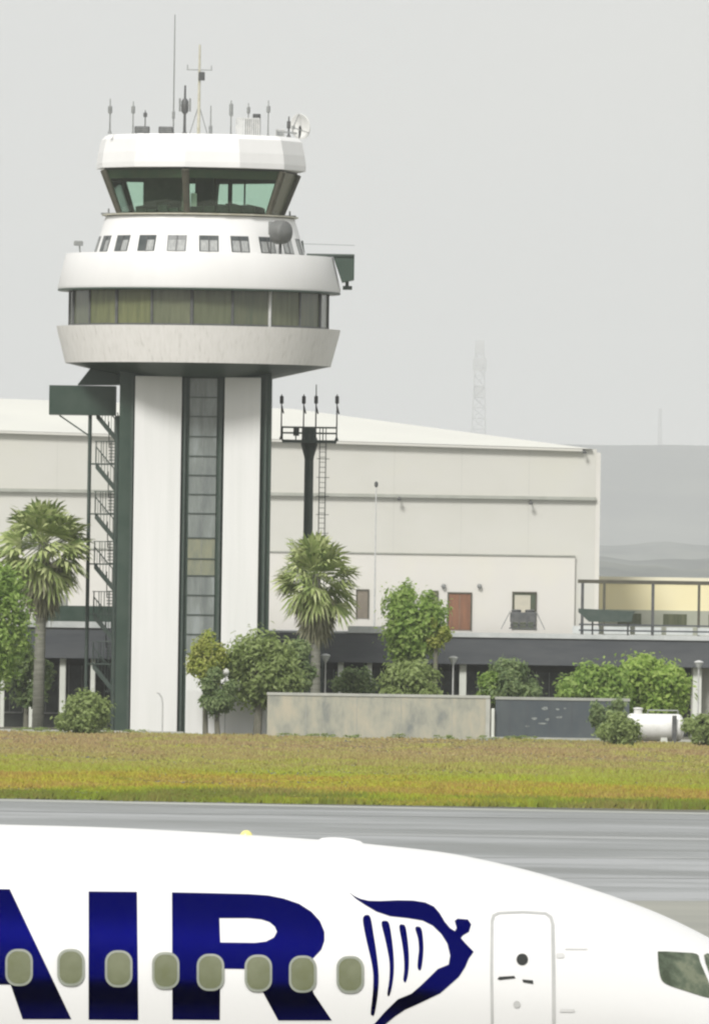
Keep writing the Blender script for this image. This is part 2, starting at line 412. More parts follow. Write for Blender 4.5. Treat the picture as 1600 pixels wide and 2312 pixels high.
lowm = pm('tree_covered_hill', (.015, .025, .018), (.095, .105, .08), .008, .95, detail=10, stretch=(1, .3, 3), c3=(.06, .075, .06), lo=.4, hi=.6)
hillm = pm('wooded_hill', (.045, .055, .05), (.11, .12, .10), .0035, .95, detail=8, c3=(.07, .08, .07))
ridge('far_hill', 20000, lambda px: zz(1480, 1006, 20000) if px > 400 else zz(1480, 1040, 20000), 2000, hillm, 1.8, 2, 0, 2900)
ridge('low_wooded_hill', 14500, lambda px: zz(1480, 1232 + 6 * math.sin(px * .011) + 3 * math.sin(px * .037), 14500), 1800, lowm, 2.0, 5, -1200, 3600)
ridge('low_wooded_hill', 11000, lambda px: zz(1480, 1256 + 5 * math.sin(px * .013 + 2) + 3 * math.sin(px * .041), 11000), 1500, lowm, 1.5, 6, -1200, 3600)
ridge('low_wooded_hill', 8600, lambda px: zz(1480, 1280 + 4 * math.sin(px * .017 + 1) + 3 * math.sin(px * .05), 8600), 900, lowm, 1.5, 7, -1200, 3600)

hz = MB().box(-7200, 7200, -320, 24300, -1, 520).build('haze', None or bpy.data.materials.new('haze_air'))
hm = hz.data.materials[0]; hm.use_nodes = True; N = hm.node_tree.nodes; L = hm.node_tree.links; N.remove(N['Principled BSDF'])
pv = N.new('ShaderNodeVolumePrincipled'); pv.inputs['Color'].default_value = (.93, .95, .97, 1); pv.inputs['Density'].default_value = .000062; pv.inputs['Anisotropy'].default_value = 0.0
L.new(pv.outputs[0], N['Material Output'].inputs['Volume'])
tag(hz, 'pale even haze over the airfield', 'haze', kind='stuff')


def lattice(px, ytop, ybot, Y, w0, w1, label, r=.35):
    a = at(px, ybot, Y); b = at(px, ytop, Y)
    zb = a.z - 12
    root = thing('distant_mast', (b.x, Y, zb), label, 'mast')
    mb = MB(); n = 9
    for k in range(n):
        t0, t1 = k / n, (k + 1) / n
        wa, wb = w0 + (w1 - w0) * t0, w0 + (w1 - w0) * t1
        z0, z1 = zb + (b.z - zb) * t0, zb + (b.z - zb) * t1
        c = [(-1, -1), (1, -1), (1, 1), (-1, 1)]
        for i in range(4):
            (p, q), (p2, q2) = c[i], c[(i + 1) % 4]
            mb.bar((b.x + p * wa, Y + q * wa, z0), (b.x + p * wb, Y + q * wb, z1), r, 4)
            mb.bar((b.x + p * wa, Y + q * wa, z0), (b.x + p2 * wb, Y + q2 * wb, z1), r * .7, 4)
            mb.bar((b.x + p * wb, Y + q * wb, z1), (b.x + p2 * wb, Y + q2 * wb, z1), r * .7, 4)
    mb.build('lattice', M['pale_metal'], root)
    return root, b


rt, top = lattice(1083, 775, 975, 20000, 11, 6.5, 'tall faint lattice mast on the hazy hill behind the hangar roof', .9)
for zf, s in ((-5, 7), (-33, 11), (-75, 9)):
    MB().bbox(top.x - s, top.x + s, 19993, 20007, top.z + zf - 10, top.z + zf + 10, .5).build('antenna_panel', M['pale_metal'], rt)
rt, top = lattice(1490, 922, 1000, 20000, 3, 1.5, 'short faint mast on the hazy hill at the far right', .6)

# ------------------------------------------------------------------ hangar
HY = 800
hang = thing('hangar', (xx(700, 1400, HY), HY, 0), 'huge pale beige hangar with white hipped roof behind the control tower', 'hangar')
xL, xR = xx(-900, 1000, HY), xx(1345, 1150, HY)
zEave = zz(1330, 1014, HY); zE0 = zz(0, 972, HY)
hD = 60
zl1 = zz(1000, 1121, HY); zl2 = zz(1000, 1251, HY)
# upper wall whose top follows the gently falling eave line
def eave(x): 
    xa, xb = xx(0, 972, HY), xx(1330, 1014, HY)
    return zE0 + (zEave - zE0) * (x - xa) / (xb - xa)
up = MB(); up.prism([(xL, 0), (xR, 0), (xR, eave(xR)), (xL, eave(xL))], HY, HY + hD)
up.build('wall', M['hangar'], hang)
lo = MB(); xl = xx(1297, 1300, HY)
lo.prism([(xL, 0), (xl, 0), (xl, zl2 - .04), (xL, zl2 - .04)], HY - .25, HY - .003)
lo.build('lower_wall', M['hangar_low'], hang)
rf = MB()
zr = zz(300, 898, HY + 20); xr0, xr1 = xx(-300, 900, HY + 20), xx(660, 915, HY + 20)
e = .35
ev = [(xL - e, HY - e, eave(xL)), (xR - .3, HY - e, eave(xR) + .02), (xR - .3, HY + hD + e, eave(xR) + .02), (xL - e, HY + hD + e, eave(xL))]
rv = [(xr0, HY + 20, zr), (xr1, HY + 20, zr - .55), (xr1, HY + 40, zr - .55), (xr0, HY + 40, zr)]
rf.add(ev + rv, [(0, 1, 5, 4), (1, 2, 6, 5), (2, 3, 7, 6), (3, 0, 4, 7), (4, 5, 6, 7), (3, 2, 1, 0)])
rf.build('roof', M['roof_white'], hang)
MB().add([(xL - e, HY - .40, eave(xL) - .16), (xR - .9, HY - .40, eave(xR - .9) - .16), (xR - .9, HY - .003, eave(xR - .9) - .16), (xL - e, HY - .003, eave(xL) - .16),
          (xL - e, HY - .40, eave(xL) - .01), (xR - .9, HY - .40, eave(xR - .9) - .01), (xR - .9, HY - .003, eave(xR - .9) - .01), (xL - e, HY - .003, eave(xL) - .01)],
         [(3, 2, 1, 0), (4, 5, 6, 7), (0, 1, 5, 4), (1, 2, 6, 5), (2, 3, 7, 6), (3, 0, 4, 7)]).build('eave_gutter', M['hangar'], hang)
MB().box(xL, xR - .01, HY - .30, HY - .003, zl1 - .10, zl1 + .10).build('ledge', M['ledge'], hang)
MB().box(xL, xl, HY - .34, HY - .003, zl2 - .035, zl2 + .04).build('ledge', M['ledge'], hang)
MB().box(xR - .02, xR + .25, HY - .06, HY + hD, 0, eave(xR) - .2).build('corner_post', M['hangar_low'], hang)
jm = pm('cladding_joint', (.50, .50, .46), None, 1, .8)
for k in range(14):
    x = xR - 4.2 * (k + 1)
    MB().box(x - .012, x + .012, HY - .008, HY + .1, zl2 + .1, eave(x) - .17).build('cladding_joint', jm, hang)
for (px, py, s) in ((901, 1127, .15), (1198, 1136, .15), (1319, 1021, .13)):
    p = at(px, py, HY - .5)
    a = MB(); a.lathe((p.x, HY - .56, p.z - s * .6), [(s * .5, 0), (s * .9, s * .3), (s, s * .8), (s * .5, s * 1.3)], 10)
    a.bar((p.x, HY - .6, p.z + .1), (p.x, HY - .02, p.z + .15), .05)
    a.build('flood_lamp', M['dark_metal'], hang, smooth=True)
for px in (1001, 1082):
    p = at(px, 1324, HY)
    MB().lathe((p.x, HY - .42, p.z - .12), [(.08, 0), (.15, .08), (.15, .2), (.08, .26)], 10).bar((p.x, HY - .42, p.z), (p.x, HY - .22, p.z), .04).build('wall_lamp', M['mid_metal'], hang, smooth=True)


def door(x0, x1, y0, y1, mat, name='door', fr=M['hangar_low'], handle=True, blind=False):
    a, b = at(x0, y1, HY), at(x1, y0, HY)
    if name == 'window':
        o = MB().box(a.x, b.x, HY - .30, HY - .254, a.z, b.z).build(name, M['interior_mid'], hang)
        MB().box(a.x + .06, b.x - .30, HY - .33, HY - .303, a.z + .45, b.z - .12).build('blind', M['blind'], o)
    else:
        o = MB().box(a.x, b.x, HY - .30, HY - .254, a.z, b.z).build(name, mat, hang)
        d = MB(); mx = (a.x + b.x) / 2
        d.box(mx - .015, mx + .015, HY - .312, HY - .302, a.z, b.z - .1); d.build('meeting_strip', M['brown_door'], o)
    f = MB(); t = .09
    f.box(a.x - t, a.x - .002, HY - .34, HY - .253, a.z, b.z + t); f.box(b.x + .002, b.x + t, HY - .34, HY - .253, a.z, b.z + t); f.box(a.x - .001, b.x + .001, HY - .35, HY - .253, b.z + .002, b.z + t)
    f.build('frame', M['brown_metal'], o)
    return o


tag(door(1012, 1062, 1341, 1422, M['red_door']), 'rust red double door')
tag(door(806, 830, 1334, 1396, M['brown_door']), 'dark grey brown door')
tag(door(974, 986, 1337, 1400, M['brown_door']), 'grey brown door by the round tree')
door(1158, 1208, 1340, 1421, M['blind'], 'window')

# cooling unit on the roof in front of the window
p = at(1180, 1421, 792); s = 26.0 / 36.6
cu = thing('cooling_unit', (p.x, 792, p.z), 'black rooftop cooling unit on splayed legs in front of the beige hangar window', 'cooling unit')
c = MB(); c.bbox(p.x - .8, p.x + .8, 791.4, 792.6, p.z + .45, p.z + 1.05, .06); c.build('casing', M['dark_metal'], cu)
for sx_ in (-.42, .42):
    MB().lathe((p.x + sx_, 792, p.z + 1.05), [(.30, 0), (.32, .12), (.24, .17)], 14).build('fan', M['dark_metal'], cu, smooth=True)
c = MB()
c.box(p.x - .85, p.x + .85, 791.3, 792.7, p.z + .02, p.z + .10); c.box(p.x - .8, p.x + .8, 791.4, 791.5, p.z + .22, p.z + .28)
for sx_ in (-.7, -.25, .25, .7): c.box(p.x + sx_ - .06, p.x + sx_ + .06, 791.4, 792.6, p.z + .1, p.z + .45)
c.build('stand', M['dark_metal'], cu)
for sx_ in (-1, 1):
    MB().bar((p.x + sx_ * 1.35, 791.7, p.z), (p.x + sx_ * .8, 791.7, p.z + 1.1), .03).build('brace', M['mid_metal'], cu)

# thin mast in front of the hangar wall
a, b = at(853, 1425, 788), at(849, 1100, 788)
lm = thing('slender_pole', (b.x, 788, a.z), 'slender grey pole with a small lamp in front of the hangar wall', 'pole')
MB().bar((b.x, 788, a.z), (b.x, 788, b.z), .07, 8, .035).build('pole', M['pale_metal'], lm)
MB().lathe((b.x, 788, b.z), [(.05, 0), (.12, .08), (.12, .28), (.04, .36)], 10).build('lamp_head', M['dark_metal'], lm, smooth=True)

# ------------------------------------------------------------------ cream building behind, right
CY = 818
cb = thing('cream_building', (xx(1700, 1350, CY), CY, 0), 'low cream yellow building with pale parapet beyond the hangar corner', 'building')
x0, x1 = xx(1352, 1350, CY), xx(2300, 1350, CY); zt = zz(1480, 1304, CY)
MB().box(x0, x1, CY, CY + 14, zz(1480, 1378, CY), zt - .28).build('wall', M['cream'], cb)
MB().box(x0 - .1, x1 + .1, CY - .15, CY + 14.1, zt - .28, zt + .02).build('parapet', M['cream_trim'], cb)
MB().box(x0, x1, CY - .03, CY + 14, 0, zz(1480, 1378, CY)).build('lower_wall', pm('grey_green_wall', (.36, .38, .30), (.42, .43, .36), .3, .8), cb)
a = MB()
for k in range(9):
    xk = x0 + 1.2 + k * 2.9
    o = MB().box(xk, xk + 1.5, CY - .06, CY - .033, zz(1480, 1412, CY), zz(1480, 1386, CY)).build('window', M['grey_glass'], cb)

# ------------------------------------------------------------------ low dark building
LY = 764; LB = 798.5
lb = thing('low_terminal_building', (xx(1300, 1640, LY), LY, 0), 'long low building with charcoal fascia, pale roof trim and white columns', 'building')
zR = zz(1200, 1432, LY)      # top of roof slab
zF = zz(1200, 1502, LY)      # underside of fascia
X0, X1 = xx(-700, 1500, LY), xx(2400, 1500, LY)
xa = xx(1005, 1430, LY)
MB().box(X0, X1, LY + .3, LB, zF, zR - .02).build('roof', M['roof_grey'], lb)
fa = MB(); fa.box(xa, X1, LY - .02, LY + .297, zF, zR - .24); fa.build('fascia', M['fascia'], lb)
fa = MB(); fa.box(X0, xa - .003, LY + .9, LY + 1.1, zF + .05, zR - .1); fa.box(X0, xa - .003, LY + 1.1, LY + 2, zF, zF + .05)
MB().box(X0, xa - .003, LY + .05, LY + .297, zF, zR - .12).build('fascia', M['fascia'], lb)
MB().box(xa - .25, X1, LY - .12, LY + .5, zR - .237, zR).build('roof_trim', M['trim'], lb)
xa2, xa3 = xx(785, 1430, LY), xx(868, 1430, LY)
MB().box(xa2, xa3, LY - .05, LY + .6, zR - .08, zR + .32).build('roof_upstand', M['trim'], lb)
xb0, xb1 = xx(50, 1405, LY), xx(250, 1405, LY)
MB().box(xb0, xb1, LY - .06, LY + .5, zz(150, 1417, LY), zz(150, 1403, LY)).build('roof_trim', M['trim'], lb)
MB().box(xx(100, 1400, LY), xx(268, 1400, LY), LY + 1, LY + 1.25, zR - .05, zz(180, 1368, LY)).build('roof_parapet', M['dark_green'], lb)
MB().bbox(xx(90, 1360, LY), xx(150, 1360, LY), LY + 2, LY + 4, zR - .05, zz(120, 1342, LY), .05).build('roof_plant_room', M['ledge'], lb)
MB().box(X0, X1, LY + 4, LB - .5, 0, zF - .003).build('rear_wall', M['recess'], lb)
wn = 0
for k in range(26):
    xk = X0 + 1.0 + k * 2.15
    if xk > X1 - 2: break
    o = MB().box(xk, xk + 1.5, LY + 3.95, LY + 3.997, .9, zF - .45).build('window', M['slot_glass'], lb)
    f = MB(); f.box(xk - .06, xk - .001, LY + 3.9, LY + 3.99, .85, zF - .4); f.box(xk + 1.501, xk + 1.56, LY + 3.9, LY + 3.99, .85, zF - .4); f.box(xk + .73, xk + .77, LY + 3.92, LY + 3.948, .9, zF - .45); f.box(xk, xk + 1.5, LY + 3.9, LY + 3.99, .8, .898)
    f.build('frame', M['mid_metal'], o)
for (px, w_) in ((5, 10), (71, 12), (141, 14), (209, 11), (768, 13), (833, 11), (1044, 16), (1573, 20), (-90, 14), (1700, 16), (1830, 16)):
    x = xx(px, 1570, LY + .6); r_ = w_ / 2 / 37.9
    MB().bbox(x - r_, x + r_, LY + .5, LY + .5 + 2 * r_, 0, zF - .003, .03).build('column', M['column'], lb)
MB().box(xx(1560, 1640, LY), xx(1640, 1640, LY), LY + 1.6, LY + 1.9, 0, zF - .01).build('pale_wall_panel', M['conc_lt'], lb)

# pergola frame on that roof, right
PYY = 775
zb_, zt_ = zR, zz(1450, 1315, PYY)
pg = thing('roof_pergola', (xx(1450, 1400, PYY), PYY, zR), 'dark steel pergola frame with rails standing on the low roof at right', 'pergola')
xp0, xp1 = xx(1304, 1315, PYY), xx(1900, 1315, PYY)
MB().box(xp0, xp1, PYY - .09, PYY + .09, zt_ - .10, zt_ + .12).build('top_beam', M['brown_metal'], pg)
MB().box(xp0 + 1.2, xp1, PYY + 5 - .07, PYY + 5.07, zt_ - .10, zt_ + .08).build('top_beam', M['brown_metal'], pg)
for px in (1314, 1473, 1632, 1790):
    x = xx(px, 1380, PYY)
    MB().box(x - .09, x + .09, PYY - .085, PYY + .085, zR, zt_ - .102).build('post', M['dark_metal'], pg)
for px in (1363, 1577, 1720):
    x = xx(px, 1380, PYY + 5)
    MB().box(x - .08, x + .08, PYY + 4.93, PYY + 5.065, zR, zt_ - .102).build('post', M['brown_metal'], pg)
for py in (1412, 1425):
    z = zz(1450, py, PYY)
    MB().box(xp0 + .1, xp1, PYY - .14, PYY - .09, z - .05, z + .05).build('rail', M['fascia'], pg)
for k in range(9):
    x = xp0 + .5 + 1.9 * k
    MB().box(x - .7, x + .9, PYY + 4.8, PYY + 4.85, zR + .05, zR + .5).build('rail_panel', M['trim'], pg)
a = at(1306, 1374, 771); b_ = at(1434, 1374, 771); c_ = at(1330, 1404, 771); d_ = at(1425, 1404, 771)
tb = thing('awning_box', ((a.x + b_.x) / 2, 771, zR), 'dark olive flat topped awning box under the roof pergola', 'awning box')
MB().prism([(a.x, a.z), (a.x, a.z - .22), (c_.x, c_.z - .35 + .35), (d_.x, d_.z), (b_.x - .15, a.z - .28), (b_.x, a.z - .12)], 770.4, 772.6).build('canopy', M['green_metal'], tb)
for x in (c_.x + .2, d_.x - .2):
    MB().box(x - .05, x + .05, 771.4, 771.5, zR, c_.z + .02).build('leg', M['dark_metal'], tb)

# ------------------------------------------------------------------ control tower
TY = 752
PPM = F / TY
TX = at(448, 740, TY).x
ct = thing('control_tower', (TX, TY, 0), 'white airport control tower with green tinted cab and white shaft panels', 'control tower')


def zt2(y, x=448): return zz(x, y, TY)


def pr(px): return px / PPM


NP = 20
PH = R(-2.3)
# --- shaft
SF = TY - 3.4                      # front face of the core


def sx2(px, y=1000): return at(px, y, TY).x


sh0, sh1 = sx2(271), sx2(612)
zTop = zt2(838)
MB().box(sh0, sh1, SF, TY + 3.6, 0, zTop).build('shaft_core', M['dark_green'], ct)
for (a, b_) in ((306, 411), (507, 588)):
    o = MB().bbox(sx2(a), sx2(b_), SF - .55, SF - .003, 0, zt2(853), .03).build('white_panel', M['panel_white'], ct)
for px in (300, 418, 499, 600):
    MB().box(sx2(px) - .07, sx2(px) + .07, SF - .30, SF - .003, 0, zt2(851)).build('rib', M['green_metal'], ct)
# stair window strip
g0, g1 = sx2(429), sx2(490)
ys_ = [855, 899, 942, 987, 1031, 1074, 1117, 1160, 1215, 1262, 1300, 1344, 1388, 1432, 1476]
for i, (ya, yb) in enumerate(zip(ys_, ys_[1:])):
    mt = M['shaft_glass_palm_reflection'] if i in (8, 9) else M['shaft_glass']
    o = MB().box(g0, g1, SF - .09, SF - .003, zt2(yb) + .03, zt2(ya) - .03).build('stair_window', mt, ct)
    MB().box((g0 + g1) / 2 - .012, (g0 + g1) / 2 + .012, SF - .11, SF - .093, zt2(yb) + .04, zt2(ya) - .04).build('glazing_bar', M['mid_metal'], o)
    MB().box(g0, g1, SF - .15, SF - .003, zt2(yb) - .028, zt2(yb) + .028).build('transom', M['green_metal'], o)
MB().box(g0, g1, SF - .06, SF - .003, 0, zt2(1476) - .03).build('base_panel', M['panel_white'], ct)

# --- underside, bowl
zb0, zb1 = zt2(824), zt2(741)
u = MB(); u.lathe((TX, TY, 0), [(pr(296), zb0 + .003), (pr(170), zt2(853)), (pr(100), zt2(853))], NP * 2, PH); u.build('bowl_underside', M['dark_green'], ct)
u = MB(); u.lathe((TX, TY, 0), [(pr(290), zb0), (pr(300), zb0), (pr(318), zb1 - .35), (pr(321), zb1), (pr(300), zb1), (pr(298), zb1 - .4)], NP * 2, PH, cap=False); u.build('bowl', M['stained'], ct, smooth=True)
MB().lathe((TX, TY, 0), [(pr(296), zb1 - .45), (pr(296), zb1 - .3)], NP, PH).build('gallery_floor', M['stained'], ct)
# --- gallery glazing
zg0, zg1 = zb1 - .3, zt2(657)
rg = pr(291)
mats_seq = {0: 'grey_glass', -1: 'grey_glass', -2: 'olive_glass', -3: 'olive_glass', -4: 'dusk_glass', -5: 'dusk_glass', 1: 'dusk_glass', 2: 'grey_glass', 3: 'dusk_glass', 4: 'dusk_glass'}
for k in range(NP):
    kk = k if k <= NP // 2 else k - NP
    t0, t1 = PH + 2 * PI * k / NP, PH + 2 * PI * (k + 1) / NP
    mt = M[mats_seq.get(kk, 'grey_glass')]
    q = lambda t, r_, z: (TX + r_ * math.sin(t), TY - r_ * math.cos(t), z)
    g = MB().add([q(t0, rg, zg0), q(t1, rg, zg0), q(t1, rg, zg1), q(t0, rg, zg1), q(t0, rg - .08, zg0), q(t1, rg - .08, zg0), q(t1, rg - .08, zg1), q(t0, rg - .08, zg1)],
                 [(0, 1, 2, 3), (7, 6, 5, 4), (0, 4, 5, 1), (1, 5, 6, 2), (2, 6, 7, 3), (3, 7, 4, 0)])
    o = g.build('gallery_window', mt, ct)
    MB().bar(q(t0, rg + .02, zg0), q(t0, rg + .02, zg1 - .003), .075 if k % 2 else .10, 6).build('mullion', M['dark_metal'] if kk not in (2,) else M['pale_metal'], o)
MB().lathe((TX, TY, 0), [(rg + .05, zg0 + .0), (rg + .05, zg0 + .42), (rg - .15, zg0 + .42)], NP, PH, cap=False).build('gallery_sill', M['dark_metal'], ct)
MB().lathe((TX, TY, 0), [(pr(270), zg0 + .02), (pr(270), zg1 - .02)], NP, PH).build('gallery_core', M['interior_mid'], ct)
# --- lower roof skirt
zs0, zs1 = zg1, zt2(577)
MB().lathe((TX, TY, 0), [(pr(200), zs0 + .004), (pr(318), zs0), (pr(320), zs0 + .12), (pr(302), zs1), (pr(292), zs1), (pr(290), zs1 - .3)], NP * 2, PH, cap=False).build('roof_skirt', M['tower_white'], ct, smooth=True)
MB().lathe((TX, TY, 0), [(pr(319.5), zs0 - .10), (pr(319.5), zs0 - .003)], NP * 2, PH).build('skirt_soffit', M['dark_green'], ct)
MB().lathe((TX, TY, 0), [(pr(295), zs1 - .35), (pr(295), zs1 - .30)], NP, PH).build('terrace', M['conc_lt'], ct)
# --- upper drum with slot windows
zd0, zd1 = zs1 - .3, zt2(492)
DR0, DR1 = pr(243), pr(214)


def dr(z): return DR0 + (DR1 - DR0) * (z - zd0) / (zd1 - zd0)


MB().lathe((TX, TY, 0), [(DR0, zd0), (DR1, zd1), (pr(180), zd1 + .02)], NP, R(5.8) + PI / NP).build('drum', M['tower_white'], ct, smooth=True)
zw0, zw1 = zt2(573), zt2(537)
for k in range(NP):
    t = R(5.8) + 2 * PI * k / NP; kk = k if k <= NP // 2 else k - NP
    if kk == 3: hw = pr(20)
    else: hw = pr(22)
    ca, sa = math.cos(t), math.sin(t)

    def lp(u_, d_, z):   # u along tangent, d outward
        r_ = dr(z) * math.cos(PI / NP) + d_
        return (TX + r_ * sa + u_ * ca, TY - r_ * ca + u_ * sa, z)

    def slab(u0, u1, z0, z1, d0, d1):
        v = [lp(u0, d0, z0), lp(u1, d0, z0), lp(u1, d0, z1), lp(u0, d0, z1), lp(u0, d1, z0), lp(u1, d1, z0), lp(u1, d1, z1), lp(u0, d1, z1)]
        return v, [(3, 2, 1, 0), (4, 5, 6, 7), (0, 1, 5, 4), (1, 2, 6, 5), (2, 3, 7, 6), (3, 0, 4, 7)]
    o = MB().add(*slab(-hw, hw, zw0, zw1, -.2, .03)).build('slot_window', M['slot_glass'], ct)
    MB().add(*slab(-hw * (.86 if kk > -2 else .05), hw * .86, zw0 + .03, zw1 - (.28 if kk < 3 else .1), .033, .05)).build('blind', M['slot_blind'], o)
    MB().add(*slab(-.035, .035, zw0, zw1, .053, .08)).build('mullion', M['dark_metal'], o)
# --- catwalk under the cab
zc = zt2(487)
MB().lathe((TX, TY, 0), [(pr(212), zc - .08), (pr(222), zc - .08), (pr(222), zc), (pr(180), zc)], NP, PH, cap=False).build('catwalk', M['beige_metal'], ct)
for sgn, pxs in ((-1, (228, 262)), (1, (640, 668))):
    a, b_ = sx2(pxs[0], 487), sx2(pxs[1], 487)
    MB().box(a, b_, TY - .25, TY + .25, zc - .02 + .03, zc + .10).bar(((a + b_) / 2, TY, zc), ((a + b_) / 2, TY, zc + .35), .05).build('catwalk_bracket', M['mid_metal'], ct)

# --- cab: hexagon of slanted glass
zk0, zk1 = zt2(484, 455), zt2(389, 455)
CX = at(453, 430, TY).x
rb0, rb1 = pr(196), pr(235)
HP = R(-8)
qa = lambda k, r_, z: Vector((CX + r_ * math.sin(HP + k * PI / 3), TY - r_ * math.cos(HP + k * PI / 3), z))
cab = MB().lathe((CX, TY, 0), [(rb0 + .05, zk0 - .16), (rb0 + .12, zk0), (rb0 - .2, zk0)], 6, HP); cab.build('cab_sill', M['brown_metal'], ct)
MB().lathe((CX, TY, 0), [(rb0 - .2, zk0 - .1), (rb0 - .2, zk0 + .02)], 6, HP).build('cab_floor', M['interior'], ct)
for k in range(6):
    a0, a1, b0, b1 = qa(k, rb0, zk0), qa(k + 1, rb0, zk0), qa(k, rb1, zk1), qa(k + 1, rb1, zk1)
    nrm = ((a1 - a0).cross(b0 - a0)).normalized() * .03
    o = MB().add([a0, a1, b1, b0], [(0, 1, 2, 3)]).build('cab_window', M['cab_glass'] if k not in (1, 4) else M['dusk_glass'], ct, recalc=False)
    MB().bar(a0, b0, .19, 8, .23).build('corner_post', M['brown_metal'], o)
    # header strip and lower rail
    h0, h1 = b0 + (a0 - b0) * .20, b1 + (a1 - b1) * .20
    d = Vector(((a0 + a1) / 2 - Vector((CX, TY, zk0)))); d.z = 0; d = d.normalized() * .05
    MB().add([h0 - d, h1 - d, b1 - d, b0 - d, h0 - 2.4 * d, h1 - 2.4 * d, b1 - 2.4 * d, b0 - 2.4 * d], [(0, 1, 2, 3), (7, 6, 5, 4), (0, 4, 5, 1), (1, 5, 6, 2), (2, 6, 7, 3), (3, 7, 4, 0)]).build('sun_blind', M['interior_mid'], o)
# interior: stair enclosure, columns, consoles
i0, i1 = sx2(324, 440), sx2(410, 440)
MB().box(i0, i1, TY - 1.2, TY + 2.6, zk0, zk1 - .02).build('stair_enclosure', M['interior'], ct)
MB().box(sx2(440, 440), sx2(480, 440), TY + .4, TY + 2.8, zk0, zk1 - .02).build('equipment_wall', M['interior'], ct)
MB().box(sx2(413, 440), sx2(430, 440), TY - 4.6, TY - 4.2, zk0, zk1 - .02).build('column', M['brown_metal'], ct)
MB().bbox(sx2(433, 455), sx2(446, 455), TY - 4.3, TY - 4.0, zk0 + .35, zk0 + 1.12, .04).build('pale_cabinet', M['screen_white'], ct)
MB().box(sx2(513, 440), sx2(523, 440), TY + 3.2, TY + 3.5, zk0, zk1 - .02).build('column', M['interior'], ct)
MB().box(sx2(549, 440), sx2(553, 440), TY + 3.2, TY + 3.3, zk0, zk1 - .02).build('column', M['interior'], ct)
rr = random.Random(5)
cn = MB()
for k in range(6):
    for j in range(5):
        f0, f1 = (j + .08) / 5, (j + .92) / 5
        A, B = qa(k, rb0 - 1.0, zk0), qa(k + 1, rb0 - 1.0, zk0)
        p0, p1 = A.lerp(B, f0), A.lerp(B, f1); h = rr.uniform(.25, .62)
        c0 = Vector((CX, TY, zk0)); q0, q1 = p0.lerp(c0, .16), p1.lerp(c0, .16)
        up_ = Vector((0, 0, h))
        cn.add([p0, p1, q1, q0, p0 + up_ * .8, p1 + up_ * .8, q1 + up_, q0 + up_], [(3, 2, 1, 0), (4, 5, 6, 7), (0, 1, 5, 4), (1, 2, 6, 5), (2, 3, 7, 6), (3, 0, 4, 7)])
cn.build('control_consoles', M['interior'], ct)
# cab roof: shadowed soffit then white fascia
zf0, zf1 = zt2(384, 455), zt2(309, 455)
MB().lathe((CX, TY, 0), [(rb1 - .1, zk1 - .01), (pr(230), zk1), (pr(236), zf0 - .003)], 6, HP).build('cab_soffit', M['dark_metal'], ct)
MB().lathe((CX, TY, 0), [(pr(239), zf0), (pr(239), zf0 + .3), (pr(236), zf0 + .9), (pr(229), zf1 - .25), (pr(220), zf1), (pr(40), zf1 + .06)], 12, HP).build('cab_roof', M['tower_white'], ct)
sk = MB()

# --- side platform of the lower terrace, right
a = at(692, 574, TY); b_ = at(800, 574, TY)
o = MB().box(a.x, b_.x, TY - .9, TY + .9, a.z - .10, a.z + .03).build('service_platform', M['green_metal'], ct)
c_ = at(757, 642, TY)
MB().prism([(at(752, 578, TY).x, a.z - .103), (at(772, 634, TY).x, zt2(638, 772)), (at(799, 634, TY).x, zt2(632, 799)), (b_.x, a.z - .103)], TY - .8, TY + .8).build('housing', M['dark_green'], o)
p = at(783, 650, TY); MB().box(p.x - .25, p.x + .3, TY - .3, TY + .3, p.z - .1, p.z + .12).box(p.x - .1, p.x + .1, TY - .2, TY + .2, p.z + .12, p.z + .5).build('hook', M['green_metal'], o)
r_ = MB(); p = at(686, 572, TY); r_.bar((p.x, TY, p.z), (p.x - .12, TY, p.z + .75), .06).bar((p.x - .1, TY - .8, p.z + .55), (b_.x, TY - .8, p.z + .5), .012); r_.build('handrail', M['green_metal'], o)

# --- landing box and sloping link at left, under the bowl
BX0, BX1 = sx2(112, 900), sx2(262, 900)
o = MB().box(BX0, BX1, TY - 1.3, TY + 1.3, zt2(937, 180), zt2(871, 180)).build('stair_landing_box', M['dark_green'], ct)
lk = [(155, 823), (210, 836), (176, 868), (176, 872), (272, 872), (272, 826)]
MB().prism([(at(x_, y_, TY).x, at(x_, y_, TY).z) for x_, y_ in [(205, 832), (176, 869), (271, 869), (271, 826), (205, 826)]], TY - 1.2, TY + 1.2).build('sloping_link', M['dark_green'], ct)
